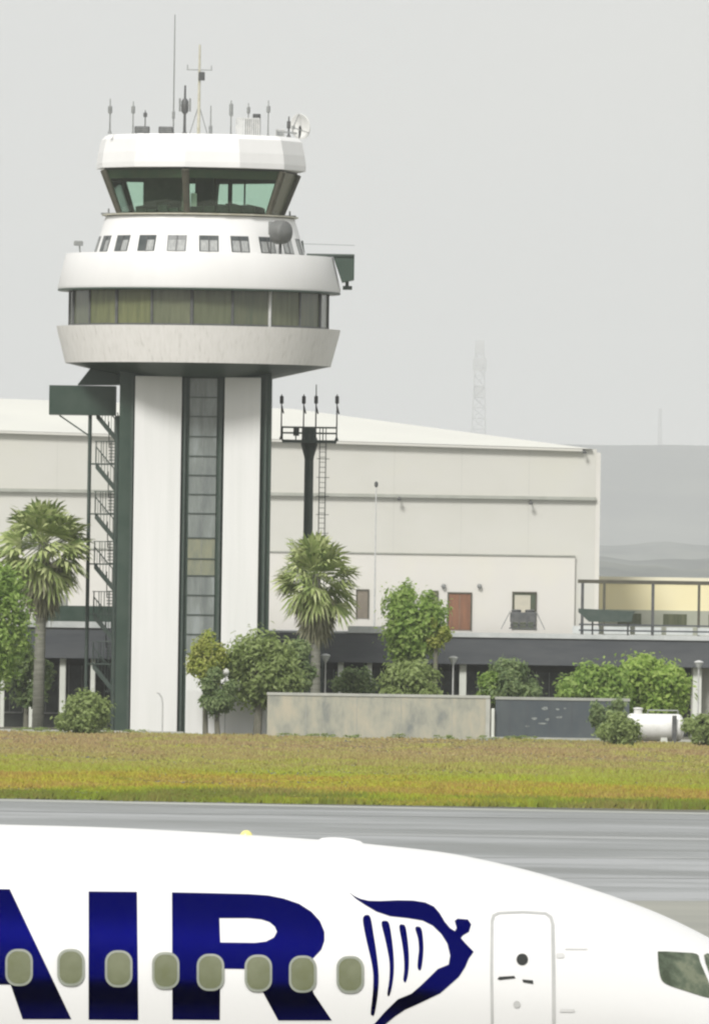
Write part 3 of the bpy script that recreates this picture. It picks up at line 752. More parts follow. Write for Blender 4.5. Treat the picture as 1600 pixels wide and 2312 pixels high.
# --- external stair
st = MB()
xs0, xs1 = sx2(200, 1200), sx2(262, 1200)
zs_top = zt2(938, 200)
es = MB().bar((xs0, TY - 1.0, 0), (xs0, TY - 1.0, zs_top), .10, 8).build('staircase', M['green_metal'], ct); es['label'] = 'dark green external steel staircase'
for (x_, y_, r0) in ((xs0, TY + 1.0, .08), (xs1, TY - 1.0, .15), (xs1 + .14, TY + 1.0, .07)):
    MB().bar((x_, y_, 0), (x_, y_, zs_top), r0, 8).build('post', M['green_metal'], es)
lv = [1045, 1158, 1271, 1384, 1497, 1610]
lv0 = [932] + lv
for i, yl in enumerate(lv0):
    z = zt2(yl, 230); zn = z - 113 / PPM
    xm = sx2(214, 1200)
    if i: MB().box(xs0 - .06, xs1 + .06, TY - 1.05, TY + 1.05, z - .11, z - .03).build('landing', M['green_metal'], es)
    if zn < 0: break
    zm = (z + zn) / 2
    f = MB()
    n = 8
    for j in range(n):
        ta, tb_ = j / n, (j + 1) / n
        f.box(xm + (xs1 - xm) * ta, xm + (xs1 - xm) * tb_, TY - .95, TY - .1, z + (zm - z) * tb_ - .03, z + (zm - z) * tb_ + .02)
        f.box(xs1 - .5, xs1 + .1, TY - .95 + 1.9 * ta, TY - .95 + 1.9 * tb_, zm + (zn - zm) * tb_ - .03, zm + (zn - zm) * tb_ + .02)
    for yv in (TY - .98, TY - .08): f.prism([(xm, z - .34), (xs1, zm - .34), (xs1, zm + .06), (xm, z + .06)], yv - .02, yv + .02)
    for xv in (xs1 - .5, xs1 + .1): f.add([(xv, TY - .95, zm - .25), (xv, TY + .95, zn - .25), (xv, TY + .95, zn + .03), (xv, TY - .95, zm + .03)], [(0, 1, 2, 3)])
    f.build('flight', M['green_metal'], es)
    rl = MB(); rb = MB(); zr_ = z + 1.25
    if i:
        rl.bar((xs0 + .3, TY - 1.0, zr_), (xs1, TY - 1.0, zr_), .03)
        for j in range(5):
            x_ = xs0 + .38 + (xs1 - xs0 - .38) * j / 4; rl.bar((x_, TY - 1.0, z), (x_, TY - 1.0, zr_), .026)
        for j in range(4):
            x_ = xm + (xs1 - xm) * j / 3; rb.bar((x_, TY + 1.0, z + .1), (x_, TY + 1.0, zr_), .02)
    rl.bar((xm, TY - .98, z + .95), (xs1, TY - .98, zm + .95), .04); rb.bar((xs1 - .5, TY - .95, zm + .95), (xs1 - .5, TY + .95, zn + .95), .03)
    for j in range(8):
        t = j / 7.; rl.bar((xm + (xs1 - xm) * t, TY - .98, z + (zm - z) * t), (xm + (xs1 - xm) * t, TY - .98, z + (zm - z) * t + .95), .018)
    rl.build('railing', M['green_metal'], es); rb.build('railing', M['green_metal'], es)
    # lattice of the post beside the shaft
    lt = MB()
    for j in range(4):
        z0 = z - j * 113 / PPM / 4; z1 = z0 - 113 / PPM / 4
        lt.bar((xs1, TY - 1, z0), (xs1 + .13, TY + 1, z1), .035, 5); lt.bar((xs1 + .0, TY - 1, z1), (xs1 + .42, TY - 1, z1), .03, 5)
    lt.build('bracing', M['green_metal'], es)
MB().bar((sx2(135, 938), TY - 1.0, zt2(938, 135)), (xs0, TY - 1.0, zt2(985, 197)), .05).build('strut', M['green_metal'], es)


# ------------------------------------------------------------------ rooftop kit of the tower, each its own thing
zroof = zf1 + .02


def antenna(name, px, ytop, ybase, Y, r, label, mat='mid_metal', fat=None, arms=None, group=None, zbase=None, cat='antenna', fat_r=2.6):
    b_ = at(px, ybase, Y); t_ = at(px, ytop, Y); zb2 = zbase if zbase is not None else b_.z
    root = thing(name, (t_.x, Y, zb2), label, cat, group)
    MB().bar((t_.x, Y, zb2), (t_.x, Y, t_.z), r, 8, r * .6).build('rod', M[mat], root)
    MB().lathe((t_.x, Y, zb2), [(r * 2.2, 0), (r * 2.2, .08), (r * 1.2, .2)], 8).build('foot', M[mat], root)
    if fat:
        z0, z1 = zz(px, fat[1], Y), zz(px, fat[0], Y)
        MB().lathe((t_.x, Y, 0), [(r * 1.1, z0), (r * fat_r, z0 + .1 * (z1 - z0)), (r * fat_r, z1 - .1 * (z1 - z0)), (r * 1.0, z1)], 10).build('sleeve', M[mat], root, smooth=True)
    return root, t_


ZR = zroof
def ra(*a_, **k_): return antenna(*a_, zbase=ZR + (.0), **k_)
ra('whip_antenna', 395, 32, 305, TY - 1.5, .045, 'tallest thin whip antenna on the tower roof', mat='mid_metal', fat=(250, 268), fat_r=2.0)
ra('rod_antenna', 249, 222, 300, TY - 3, .05, 'outermost short rod antenna at the left edge of the tower roof', mat='mid_metal', fat=(238, 256))
ra('rod_antenna', 301, 228, 305, TY - 1, .045, 'plain rod antenna beside the left dark roof box', fat=(238, 256), mat='mid_metal')
ra('rod_antenna', 328, 248, 300, TY + 1, .045, 'stubby rod antenna with a dark knob behind the left dark roof box', mat='dark_metal', fat=(253, 264))
ra('rod_antenna', 476, 238, 305, TY - 2, .05, 'short rod antenna with two sleeves just right of the central roof mast', fat=(282, 304), mat='mid_metal', fat_r=2.2)
ra('rod_antenna', 522, 226, 305, TY - 1, .05, 'slender rod antenna at the left side of the slatted roof cage', fat=(232, 262), mat='mid_metal', fat_r=2.4)
ra('rod_antenna', 561, 232, 305, TY + .5, .04, 'thin rod antenna rising behind the slatted roof cage', fat=(240, 256), mat='mid_metal')
ra('rod_antenna', 606, 226, 305, TY - .5, .045, 'rod antenna between the slatted roof cage and the dish', fat=(238, 254), mat='mid_metal')

# dark antenna with cluster
root, t_ = ra('array_antenna', 418, 192, 305, TY - 2, .09, 'dark stout antenna with a clustered collar left of the central mast', mat='dark_metal')
z0 = zz(418, 242, TY)
MB().lathe((t_.x, TY - 2, z0 - .45), [(.1, 0), (.22, .15), (.22, .75), (.1, .9)], 10).build('collar', M['dark_metal'], root, smooth=True)
for k in range(4):
    t = PI / 4 + k * PI / 2; c = Vector((t_.x + .42 * math.cos(t), TY - 2 + .42 * math.sin(t), z0 - .3))
    MB().bar(c, c + Vector((0, 0, .75)), .05).bar(c + Vector((0, 0, .35)), (t_.x, TY - 2, z0 + .05), .025).build('dipole', M['mid_metal'], root)
# central mast with crossbar
root, t_ = ra('roof_mast', 451, 100, 305, TY + .5, .10, 'central beige roof mast with crossbar and dark box', mat='beige_metal', cat='mast')
z0 = zz(451, 156, TY); MB().bar((t_.x - .75, TY + .5, z0), (t_.x + .75, TY + .5, z0), .035).bar((t_.x - .7, TY + .5, z0), (t_.x - .7, TY + .5, z0 + .3), .025).bar((t_.x + .7, TY + .5, z0), (t_.x + .7, TY + .5, z0 + .25), .025).build('crossbar', M['mid_metal'], root)
z0 = zz(453, 180, TY); MB().bbox(t_.x - .05, t_.x + .32, TY + .3, TY + .7, z0, z0 + .5, .04).build('junction_box', M['dark_metal'], root)
MB().bar((t_.x - .55, TY + .5, zz(440, 305, TY)), (t_.x, TY + .5, zz(451, 235, TY)), .03).bar((t_.x + .55, TY + .5, zz(440, 305, TY)), (t_.x, TY + .5, zz(451, 235, TY)), .03).build('guy_strut', M['mid_metal'], root)
# boxes
for (a_, b2, lab) in ((305, 339, 'dark louvred box on the tower roof, the one farther from the central mast'), (359, 391, 'dark louvred box on the tower roof, the one nearer the central mast')):
    x0, x1 = sx2(a_, 300), sx2(b2, 300)
    root = thing('roof_box', ((x0 + x1) / 2, TY - 2, ZR), lab, 'equipment box')
    z1 = zz(350, 288, TY)
    MB().bbox(x0, x1, TY - 2.4, TY - 1.6, ZR + .12, z1, .04).build('casing', M['dark_metal'], root)
    l = MB()
    for k in range(3): l.box(x0 + .08, x1 - .08, TY - 2.44, TY - 2.403, ZR + .18 + k * .1, ZR + .22 + k * .1)
    l.build('louvre', M['mid_metal'], root)
    for s in (x0 + .1, x1 - .1): MB().box(s - .05, s + .05, TY - 2.2, TY - 1.8, ZR - .05, ZR + .12).build('foot', M['mid_metal'], root)
# slatted cage
x0, x1 = sx2(533, 290), sx2(586, 290); z1 = zz(560, 266, TY)
root = thing('slatted_cage', ((x0 + x1) / 2, TY, ZR), 'grey slatted equipment cage on the tower roof', 'equipment cage')
c = MB(); c.box(x0, x1, TY - .6, TY + .6, z1 - .06, z1); c.box(x0, x1, TY - .6, TY + .6, ZR + .02, ZR + .1)
for k in range(12):
    x = x0 + .03 + (x1 - x0 - .06) * k / 11; c.box(x - .042, x + .042, TY - .6, TY - .55, ZR + .1, z1 - .06); c.box(x - .03, x + .03, TY + .55, TY + .6, ZR + .1, z1 - .06)
c.build('slats', M['pale_metal'], root)
for px in (560, 579):
    x = sx2(px, 290); MB().lathe((x, TY, ZR + .1), [(.23, 0), (.23, z1 - ZR + (-.1 if px == 560 else .15))], 12).build('canister', M['dark_metal'], root, smooth=True)


# pale cabinet beside the dish
x0, x1 = sx2(622, 290), sx2(642, 290)
root = thing('roof_cabinet', ((x0 + x1) / 2, TY + .8, ZR), 'small pale cabinet on the tower roof behind the dark rod antenna near the dish', 'equipment cabinet')
MB().bbox(x0, x1, TY + .5, TY + 1.1, ZR + .06, zz(632, 290, TY), .04).build('casing', M['pale_metal'], root)
MB().box(x0 + .06, x1 - .06, TY + .48, TY + .497, ZR + .14, zz(632, 293, TY)).build('door', M['mid_metal'], root)
MB().box(x0 + .03, x1 - .03, TY + .55, TY + 1.05, ZR - .02, ZR + .058).build('plinth', M['mid_metal'], root)
# roof dish
def dish(name, px, py, Y, rad, label, mat, yaw, stand_z, drum=False, pitch=8):
    c = at(px, py, Y); root = thing(name, (c.x, Y, stand_z), label, 'dish antenna')
    m_ = Matrix.Rotation(R(yaw), 3, 'Z') @ Matrix.Rotation(R(pitch), 3, 'X')
    prof = [(rad * k / 8, -.30 * rad * (1 - (k / 8) ** 2)) for k in range(9)]
    b2 = MB(); b2.lathe((0, 0, 0), [(max(r0, .01), -h) for r0, h in prof] + [(rad * 1.03, 0), (rad * 1.03, .06)] + ([(rad * 1.0, -.18 * 0 + rad * .55), (rad * .5, rad * .75)] if drum else []), 24, axis='y', cap=drum)
    b2.v = [c + m_ @ v for v in b2.v]; b2.build('reflector', mat, root, smooth=True)
    if not drum:
        f = MB(); tip = c + m_ @ Vector((0, -rad * .8, 0))
        for t in (0, 2.1, 4.2): f.bar(c + m_ @ Vector((rad * math.sin(t), 0, rad * math.cos(t))), tip, .03)
        f.lathe(tip - Vector((0, 0, .1)), [(.1, 0), (.1, .2)], 8); f.build('feed_arm', M['mid_metal'], root)
    MB().bar((c.x, Y + .25, stand_z), (c.x, Y + .25, c.z), .08, 8).bar((c.x, Y + .25, c.z), c, .06).build('stand', M['dark_metal'], root)
    return root


dish('dish_antenna', 677, 285, TY, .74, 'pale open dish antenna at the right end of the tower roof', M['white_metal'], -42, ZR)
root, t_ = ra('rod_antenna', 652, 262, 305, TY - .3, .06, 'stout dark rod antenna with a cross arm beside the pale roof dish', mat='dark_metal', fat=(272, 290), fat_r=2.0)
zc_ = zz(652, 296, TY); MB().bar((t_.x - .65, TY - .3, zc_), (t_.x + .5, TY - .3, zc_ - .12), .06).build('cross_arm', M['mid_metal'], root)
zter = zs1 - .3
c = at(633, 524, TY - 5.4); root = thing('drum_antenna', (c.x, TY - 5.4, zter), 'grey drum shaped dish antenna on the terrace below the cab', 'dish antenna')
m_ = Matrix.Rotation(R(52), 3, 'Z')
b2 = MB(); b2.lathe((0, 0, 0), [(.02, -.62), (.35, -.58), (.62, -.42), (.69, -.2), (.69, .30), (.60, .36)], 28, axis='y'); b2.v = [c + m_ @ v for v in b2.v]
b2.build('shroud', M['drum_grey'], root, smooth=True)
MB().bar((c.x, TY - 5.3, zter), (c.x, TY - 5.3, c.z - .6), .09, 8).build('stand', M['dark_metal'], root)
for px, lab in ((612, 'slim dark panel antenna left of the drum dish'), ):
    root, t_ = antenna('panel_antenna', px, 500, 573, TY - 5.2, .05, lab, mat='dark_metal', zbase=zter)
    MB().bbox(t_.x - .16, t_.x + .10, TY - 5.35, TY - 5.15, zz(px, 535, TY), zz(px, 505, TY), .03).build('panel', M['mid_metal'], root)
# terrace floodlight left
p = at(178, 550, TY)
root = thing('floodlight', (p.x, TY - .5, zs1), 'small grey floodlight at the left end of the terrace edge', 'floodlight')
MB().bbox(p.x - .28, p.x + .25, TY - .7, TY - .3, p.z - .12, p.z + .16, .04).build('housing', M['mid_metal'], root)
MB().bar((p.x + .1, TY - .5, zs1 - .05), (p.x + .05, TY - .5, p.z - .1), .05).build('bracket', M['mid_metal'], root)

# ------------------------------------------------------------------ communications platform mast
CYM = 758
cm = thing('platform_mast', (xx(700, 1000, CYM), CYM, 0), 'dark green pole with railed antenna platform right of the control tower', 'mast')
a = at(698, 1000, CYM); X = a.x; zp = a.z
MB().lathe((X, CYM, 0), [(.30, 0), (.27, zp - 1.0), (.30, zp - .8), (.5, zp - .1), (.5, zp)], 16).build('pole', M['green_metal'], cm, smooth=True)
w2 = 61 / 38.2
MB().box(X - w2, X + w2, CYM - w2, CYM + w2, zp, zp + .16).build('platform', M['green_metal'], cm)
z_ = zz(698, 965, CYM)
r_ = MB()
for zz_ in (zp + .16 + .42, z_):
    for (p0, p1) in (((-1, -1), (1, -1)), ((1, -1), (1, 1)), ((1, 1), (-1, 1)), ((-1, 1), (-1, -1))):
        r_.bar((X + p0[0] * w2, CYM + p0[1] * w2, zz_), (X + p1[0] * w2, CYM + p1[1] * w2, zz_), .035)
for i in range(-2, 3):
    for s in (-1, 1): r_.bar((X + i * w2 / 2, CYM + s * w2, zp + .1), (X + i * w2 / 2, CYM + s * w2, z_), .03)
r_.build('railing', M['green_metal'], cm)
MB().bbox(X - .45, X + .35, CYM - .5, CYM + .5, zp + .16, zp + .95, .05).build('equipment_box', M['green_metal'], cm)
MB().bbox(X - .95, X - .6, CYM - .9, CYM - .6, zp + .4, zp + .9, .05).build('equipment_box', M['dark_metal'], cm)
l = MB()
for s in (.62, .98): l.bar((X + s, CYM - .2, 2), (X + s, CYM - .2, zp + .9), .028)
z0 = 2.2
while z0 < zp: l.bar((X + .62, CYM - .2, z0), (X + .98, CYM - .2, z0), .018, 5); z0 += .3
z0 = 3
while z0 < zp - .3:
    for k in range(6):
        t0, t1 = -PI * .25 + k * PI * .25, -PI * .25 + (k + 1) * PI * .25
        c = lambda t: (X + .8 + .42 * math.sin(t - PI / 4 + .6), CYM - .2 - .42 * math.cos(t - PI / 4 + .6) + 0, z0)
        l.bar(c(t0), c(t1), .016, 4)
    z0 += 1.1
l.build('ladder', M['green_metal'], cm)
for i, (px, yt, lab) in enumerate(((636, 890, 'antenna rod at the left corner of the mast platform'), (686, 890, 'antenna rod with a bent sleeve just left of centre on the mast platform'),
                        (714, 868, 'tallest antenna rod on the mast platform'), (761, 890, 'antenna rod at the right corner of the mast platform'))):
    root, t_ = antenna('platform_antenna', px, yt, 985, CYM - w2 + .1 + i * .9, .05, lab, mat='dark_metal', fat=(893, 912), zbase=zp + .16, fat_r=2.4)
    MB().bar((t_.x, t_.y, zz(px, 916, CYM)), (t_.x + .12, t_.y, zz(px, 934, CYM)), .055).build('insulator', M['dark_metal'], root)

# ------------------------------------------------------------------ walls by the grass
def wall_thing(name, x0, x1, Y, ztop, label, mat, cat='wall', thick=.3, cap=None, zbase=0):
    root = thing(name, ((x0 + x1) / 2, Y, 0), label, cat)
    MB().box(x0, x1, Y, Y + thick, zbase, ztop - (.16 if cap else 0)).build('wall_face', mat, root)
    if cap: MB().box(x0 - .04, x1 + .04, Y - .05, Y + thick + .05, ztop - .157, ztop).build('coping', cap, root)
    return root


WY = gnd(850, 1668).y
x0, x1 = xx(603, 1620, WY), xx(1104, 1620, WY); zw = zz(850, 1567, WY)
cw = wall_thing('concrete_wall', x0, x1, WY, zw, 'weathered bare concrete wall with a pale coping by the grass', M['conc'], cap=M['conc_lt'])
j = MB()
for px in (690, 805, 905, 1020): x = xx(px, 1620, WY); j.box(x - .02, x + .02, WY - .012, WY - .002, .02, zw - .16)
j.build('expansion_joints', M['ledge'], cw)
MB().bbox(xx(1096, 1620, WY), x1 + .05, WY - .12, WY - .052, 0, zw - .2, .01).build('pier', M['conc_lt'], cw)
# dark panelled wall
DY = gnd(1240, 1672).y
x0, x1 = xx(1118, 1620, DY), xx(1420, 1620, DY); zd = zz(1240, 1575, DY)
dw = wall_thing('dark_panel_wall', x0, x1, DY, zd, 'dark blue grey panelled wall with faded white marks beside the concrete wall', M['dark_panel'], cap=M['ledge'])
MB().box(x0 - .3, x1 + 6, DY - .5, DY - .003, 0, .16).build('plinth', M['conc_lt'], dw)
mk = MB()
for (a, b_, c, d) in ((1230, 1600, 14, 8), (1206, 1623, 12, 7), (1236, 1625, 10, 6), (1262, 1620, 14, 5), (1258, 1602, 9, 4), (1275, 1600, 6, 4), (1225, 1634, 20, 4), (1190, 1640, 10, 3)):
    p = at(a, b_, DY); hw, hh = c / 2 / 39.4, d / 2 / 39.4
    mk.prism([(p.x + hw * math.cos(t) * (1 + .25 * math.sin(3 * t + a)), p.z + hh * math.sin(t) * (1 + .2 * math.cos(2 * t + a))) for t in [k * PI / 5 for k in range(10)]], DY - .012, DY - .004)
mk.build('faded_marking', M['sign_mark'], dw)
j = MB()
for px in (1150, 1190, 1240, 1290, 1340, 1385): x = xx(px, 1620, DY); j.box(x - .02, x + .02, DY - .02, DY - .003, .17, zd - .17)
j.build('panel_joints', M['fascia'], dw)
gp = thing('gate_post', (xx(1111, 1640, DY), DY - .3, 0), 'slim pale post in the gap between the two walls', 'post')
x = xx(1112, 1640, DY); MB().bbox(x - .09, x + .09, DY - .35, DY - .17, 0, zz(1112, 1600, DY), .03).build('shaft', M['column'], gp)
MB().bbox(x - .12, x + .12, DY - .38, DY - .14, 0, .12, .02).build('base', M['conc_lt'], gp)
# white wall behind the small trees
SY = 741
wall_thing('white_wall', xx(420, 1600, SY), xx(604, 1600, SY), SY, zz(500, 1561, SY), 'whitewashed low wall behind the two small trees', M['panel_white'])
# kerb
kb = MB(); y0 = 730
MB().box(xx(-700, 1655, 742), xx(415, 1655, 742), 739.5, 740.1, 0, .14).build('kerb', M['conc_lt'])['kind'] = 'structure'

# hooked pole in front of shaft
p = gnd(366, 1659); b_ = at(366, 1590, p.y)
hk = thing('hooked_pole', (p.x, p.y, 0), 'thin grey hooked pole standing before the white shaft', 'pole')
MB().path([(p.x, p.y, 0), (p.x, p.y, b_.z), (p.x - .05, p.y, b_.z + .35), (p.x - .2, p.y, b_.z + .6), (p.x - .34, p.y, b_.z + .66)], .045, 8).build('shaft', M['pale_metal'], hk, smooth=True)
MB().lathe((p.x, p.y, 0), [(.14, 0), (.14, .05), (.06, .1)], 10).build('base', M['pale_metal'], hk, smooth=True)


# lamps
def lamp(px, ytop, Y, label):
    t = at(px, ytop, Y); root = thing('garden_lamp', (t.x, Y, 0), label, 'lamp post', 'garden lamps along the terminal')
    MB().lathe((t.x, Y, 0), [(.10, 0), (.10, .4), (.055, .45), (.045, t.z - .5)], 10).build('post', M['pale_metal'], root, smooth=True)
    MB().lathe((t.x, Y, t.z - .52), [(.05, 0), (.12, .10), (.26, .38), (.28, .42)], 14).build('lamp_shade', M['trim'], root, smooth=True)
    MB().lathe((t.x, Y, t.z - .10), [(.30, 0), (.22, .07), (.06, .12)], 14).build('cap', M['pale_metal'], root, smooth=True)


lamp(735, 1477, 752, 'garden lamp on a pale post next to the right palm trunk')
lamp(1023, 1482, 752, 'garden lamp on a pale post above the concrete wall near a white column')
lamp(1577, 1492, 752, 'garden lamp on a pale post at the far right by the white tank')
t = at(508, 1519, 735)
gl = thing('globe_lamp', (t.x, 738, 0), 'small white globe lamp among the small trees', 'lamp')
MB().lathe((t.x, 738, t.z - .2), [(.05, -.02)] + [(.22 * math.sin(a), .22 - .22 * math.cos(a)) for a in [k * PI / 10 for k in range(1, 10)]], 16).build('globe', M['white_metal'], gl, smooth=True)
MB().bar((t.x, 738, 0), (t.x, 738, t.z - .18), .04, 8).build('post', M['pale_metal'], gl)

# ------------------------------------------------------------------ white tank
KY = 731
k0, k1 = at(1409, 1643, KY), at(1545, 1643, KY); rr_ = 31 / 39.6; zc = at(1477, 1643, KY).z
wt = thing('storage_tank', ((k0.x + k1.x) / 2, KY, 0), 'white horizontal storage tank with rounded ends on supports', 'tank')
Lx = k1.x - k0.x
prof = [(rr_ * math.sin(a), .38 * (1 - math.cos(a))) for a in [.02 + k * (PI / 2 - .02) / 8 for k in range(9)]]
prof2 = prof + [(r0, Lx - h) for r0, h in reversed(prof)]
MB().lathe((k0.x, KY, zc), prof2, 32, axis='x').build('vessel', M['white_metal'], wt, smooth=True)
x = at(1440, 1600, KY).x; MB().lathe((x, KY, zc + rr_ - .05), [(.24, 0), (.24, .28), (.29, .3), (.29, .36), (.1, .4)], 16).build('hatch', M['white_metal'], wt, smooth=True)
x = at(1521, 1640, KY).x
MB().box(x - .13, x + .13, KY - rr_ - .12, KY - rr_ - .02, 0, zc + rr_ * .9).build('vertical_stanchion', M['dark_metal'], wt)
for px in (1432, 1498):
    x = at(px, 1660, KY).x; MB().prism([(x - .22, 0), (x + .22, 0), (x + .16, zc - .5), (x - .16, zc - .5)], KY - .55, KY + .55).build('support', M['column'], wt)
pr_ = MB(); pr_.path([(at(1462, 1600, KY).x, KY, zc + rr_ - .03), (at(1462, 1600, KY).x, KY, zc + rr_ + .2), (at(1530, 1600, KY).x, KY, zc + rr_ + .2), (at(1530, 1600, KY).x, KY, zc + rr_ - .05)], .035, 8); pr_.build('pipe', M['mid_metal'], wt, smooth=True)


# ------------------------------------------------------------------ vegetation
G1 = leafmat('bright_leaves', [(.12, .19, .045), (.20, .32, .07), (.30, .44, .10), (.42, .54, .17)])
G2 = leafmat('olive_leaves', [(.13, .17, .065), (.21, .28, .09), (.30, .38, .13), (.38, .46, .19)])
G3 = leafmat('dull_leaves', [(.10, .15, .075), (.16, .23, .10), (.23, .31, .13), (.32, .40, .18)])
GB = leafmat('fresh_leaves', [(.14, .23, .045), (.24, .38, .07), (.36, .50, .11), (.48, .60, .18)])
GY = leafmat('yellowish_leaves', [(.17, .22, .04), (.28, .35, .06), (.38, .44, .09), (.48, .50, .15)])
PG = leafmat('palm_fronds', [(.09, .14, .05), (.19, .26, .08), (.31, .38, .13), (.52, .57, .28)], .2)
PB = leafmat('dead_fronds', [(.11, .115, .065), (.19, .19, .11), (.27, .27, .16), (.37, .36, .24)], .1)


def foliage(c, rad, n, leaf, mat, parent, seed, nclump=22, flat=.0):
    rg_ = random.Random(seed); vs, fs = [], []
    cl = []
    for i in range(nclump):
        while True:
            p = Vector((rg_.uniform(-1, 1), rg_.uniform(-1, 1), rg_.uniform(-1, 1)))
            if .25 < p.length < 1: break
        p = p * (.68 / p.length if p.length > .68 else 1)
        s = rg_.uniform(.26, .52) * (1.08 - .4 * p.length)
        cl.append((Vector((p.x * rad[0], p.y * rad[1], p.z * rad[2])), s))
    rm = min(rad[0], rad[2])
    for i in range(n):
        cc, s = cl[rg_.randrange(nclump)]
        d = Vector((rg_.gauss(0, 1), rg_.gauss(0, 1), rg_.gauss(0, 1))).normalized()
        q = rg_.random() ** .5 * s * (1.45 if rg_.random() < .18 else 1)
        p = c + cc + Vector((d.x * q * rad[0], d.y * q * rad[1], d.z * q * rad[2]))
        if p.z < .05: continue
        nn = (d * .7 + Vector((rg_.gauss(0, .4), rg_.gauss(-.15, .4), rg_.gauss(.55, .4)))).normalized()
        t = nn.cross(Vector((rg_.gauss(0, 1), rg_.gauss(0, 1), rg_.gauss(0, 1)))).normalized(); b2 = nn.cross(t)
        a = leaf * rg_.uniform(.6, 1.4); w_ = a * rg_.uniform(.35, .6)
        o = len(vs)
        vs += [p - t * a, p + b2 * w_, p + t * a - nn * a * .3, p - b2 * w_]; fs.append((o, o + 1, o + 2, o + 3))
    mb_ = MB(); mb_.v = vs; mb_.f = fs; mb_.mi = [0] * len(fs)
    return mb_.build('foliage', mat, parent, recalc=False), cl


def tree(px, ytop, ybot, wpx, Y, label, mat, seed, n=5200, leaf=.13, trunk=True, name='tree', cat='tree', nclump=24, trunk_px=None, group=None, base=None):
    s = F / Y; c = at(px, (ytop + ybot) / 2, Y)
    rad = (wpx / 2 / s, wpx / 2 / s * .85, (ybot - ytop) / 2 / s)
    root = thing(name, ((xx(trunk_px, 1600, Y) if trunk_px else c.x), Y, 0), label, cat, group)
    ob, cl = foliage(c, rad, n, leaf, mat, root, seed, nclump)
    tb_ = MB(); bx = wloc(root).x; rg_ = random.Random(seed + 1)
    if trunk:
        zf_ = c.z - rad[2] * .45
        zf_ = max(zf_, .25)
        m1 = Vector((bx + rg_.uniform(-.08, .08), Y, zf_ * .5)); top_ = Vector((bx * .6 + c.x * .4, Y, zf_)); r0 = .17 if trunk is True else trunk
        tb_.bar((bx, Y, -.02), m1, r0, 8, r0 * .85); tb_.bar(m1, top_, r0 * .85, 8, r0 * .7)
        for cc, s_ in cl[:9]: tb_.bar(top_, c + cc * .8, r0 * .45, 5, r0 * .12)
        tb_.build('trunk', M['bark'], root)
    else:
        for k in range(9):
            cc = cl[k % len(cl)][0]; tb_.bar((bx + rg_.uniform(-.25, .25), Y + rg_.uniform(-.2, .2), -.02), c + cc * .8, .035, 5, .012)
        tb_.build('stem', M['bark'], root)
    return root


tree(-4, 1262, 1560, 165, 742, 'bright green tree cut by the left photo edge before the left palm', G1, 11, 9500, .16, trunk_px=-10, nclump=40)
tree(466, 1420, 1560, 104, 738, 'small yellowish green tree directly right of the shaft\'s white front panel', GY, 12, 4600, .13)
tree(498, 1500, 1618, 118, 737, 'small dark green tree with a single trunk before the white wall', G3, 13, 4200, .14, trunk_px=492, nclump=18)
tree(592, 1420, 1612, 200, 739, 'broad olive green tree touching the left end of the concrete wall', G2, 14, 11000, .16, trunk_px=581, trunk=.26, nclump=46)
tree(660, 1440, 1580, 130, 744, 'dull green tree between the broad olive tree and the right palm', G3, 15, 6000, .15, nclump=22)
tree(928, 1302, 1510, 168, 752, 'rounded green tree standing in front of the hangar doors', G1, 16, 11000, .16, nclump=40)
tree(985, 1392, 1470, 74, 751, 'small light green sapling beside the red brown door', GY, 17, 2600, .14, nclump=12)
tree(932, 1488, 1600, 180, 748, 'rounded dull green shrub behind the middle of the concrete wall', G2, 18, 7600, .15, trunk=False, name='shrub', cat='shrub')
tree(1160, 1488, 1610, 170, 747, 'medium green shrub behind the joint of concrete and dark walls', G3, 19, 7600, .15, trunk=False, name='shrub', cat='shrub')
tree(1112, 1512, 1605, 90, 746.5, 'low light green shrub left of the medium one above the concrete wall end', G1, 29, 3200, .14, trunk=False, name='shrub', cat='shrub', nclump=12)
tree(1340, 1482, 1650, 180, 741, 'large leafy green bush above the dark wall', G1, 20, 10000, .17, trunk=False, name='bush', cat='bush', nclump=32)
tree(1460, 1472, 1640, 210, 743, 'largest bright green bush rising behind the white tank', GB, 21, 12500, .17, trunk=False, name='bush', cat='bush', nclump=42)
tree(185, 1552, 1672, 140, 732, 'rounded green bush in front of the white columns at left', G2, 22, 6200, .14, trunk=False, name='bush', cat='bush', nclump=24)
tree(1396, 1602, 1692, 108, 712, 'grey green bush on the grass just left of the white tank', G2, 23, 4800, .13, trunk=False, name='bush', cat='bush', nclump=20)
tree(1582, 1606, 1694, 96, 712, 'grey green bush on the grass right of the white tank', G2, 24, 3800, .13, trunk=False, name='bush', cat='bush', nclump=16)
tree(1372, 1560, 1672, 90, 728, 'dark upright bush at the right end of the dark wall', G3, 25, 4200, .14, trunk=False, name='bush', cat='bush', nclump=16)
tree(60, 1430, 1610, 130, 756, 'dark tree in the shade behind the left palm trunk', G3, 26, 4600, .15)
tree(800, 1500, 1600, 110, 756, 'dark green shrub between the two slim white columns above the concrete wall', G3, 27, 3000, .14, trunk=False, name='shrub', cat='shrub')
# weeds along wall feet
rg_ = random.Random(8)
for i, px in enumerate((640, 700, 745, 792, 905, 1002, 1085, 1150, 1190, 300, 240, 60, 100)):
    Yw = (WY if 600 < px < 1104 else DY if px > 1104 else 738) - rg_.uniform(.8, 2.2)
    c = gnd(px, 1668); root = thing('weed_tuft', (xx(px, 1660, Yw), Yw, 0), None, None)
    o, _ = foliage(Vector((root.location.x, Yw, .16)), (rg_.uniform(.5, 1.2), .4, .16), 200, .06, G2, root, 50 + i, 7)
    root['label'] = 'low scruffy weed tuft growing along the foot of the walls'; root['category'] = 'weed'; root['group'] = 'weed tufts along the wall feet'


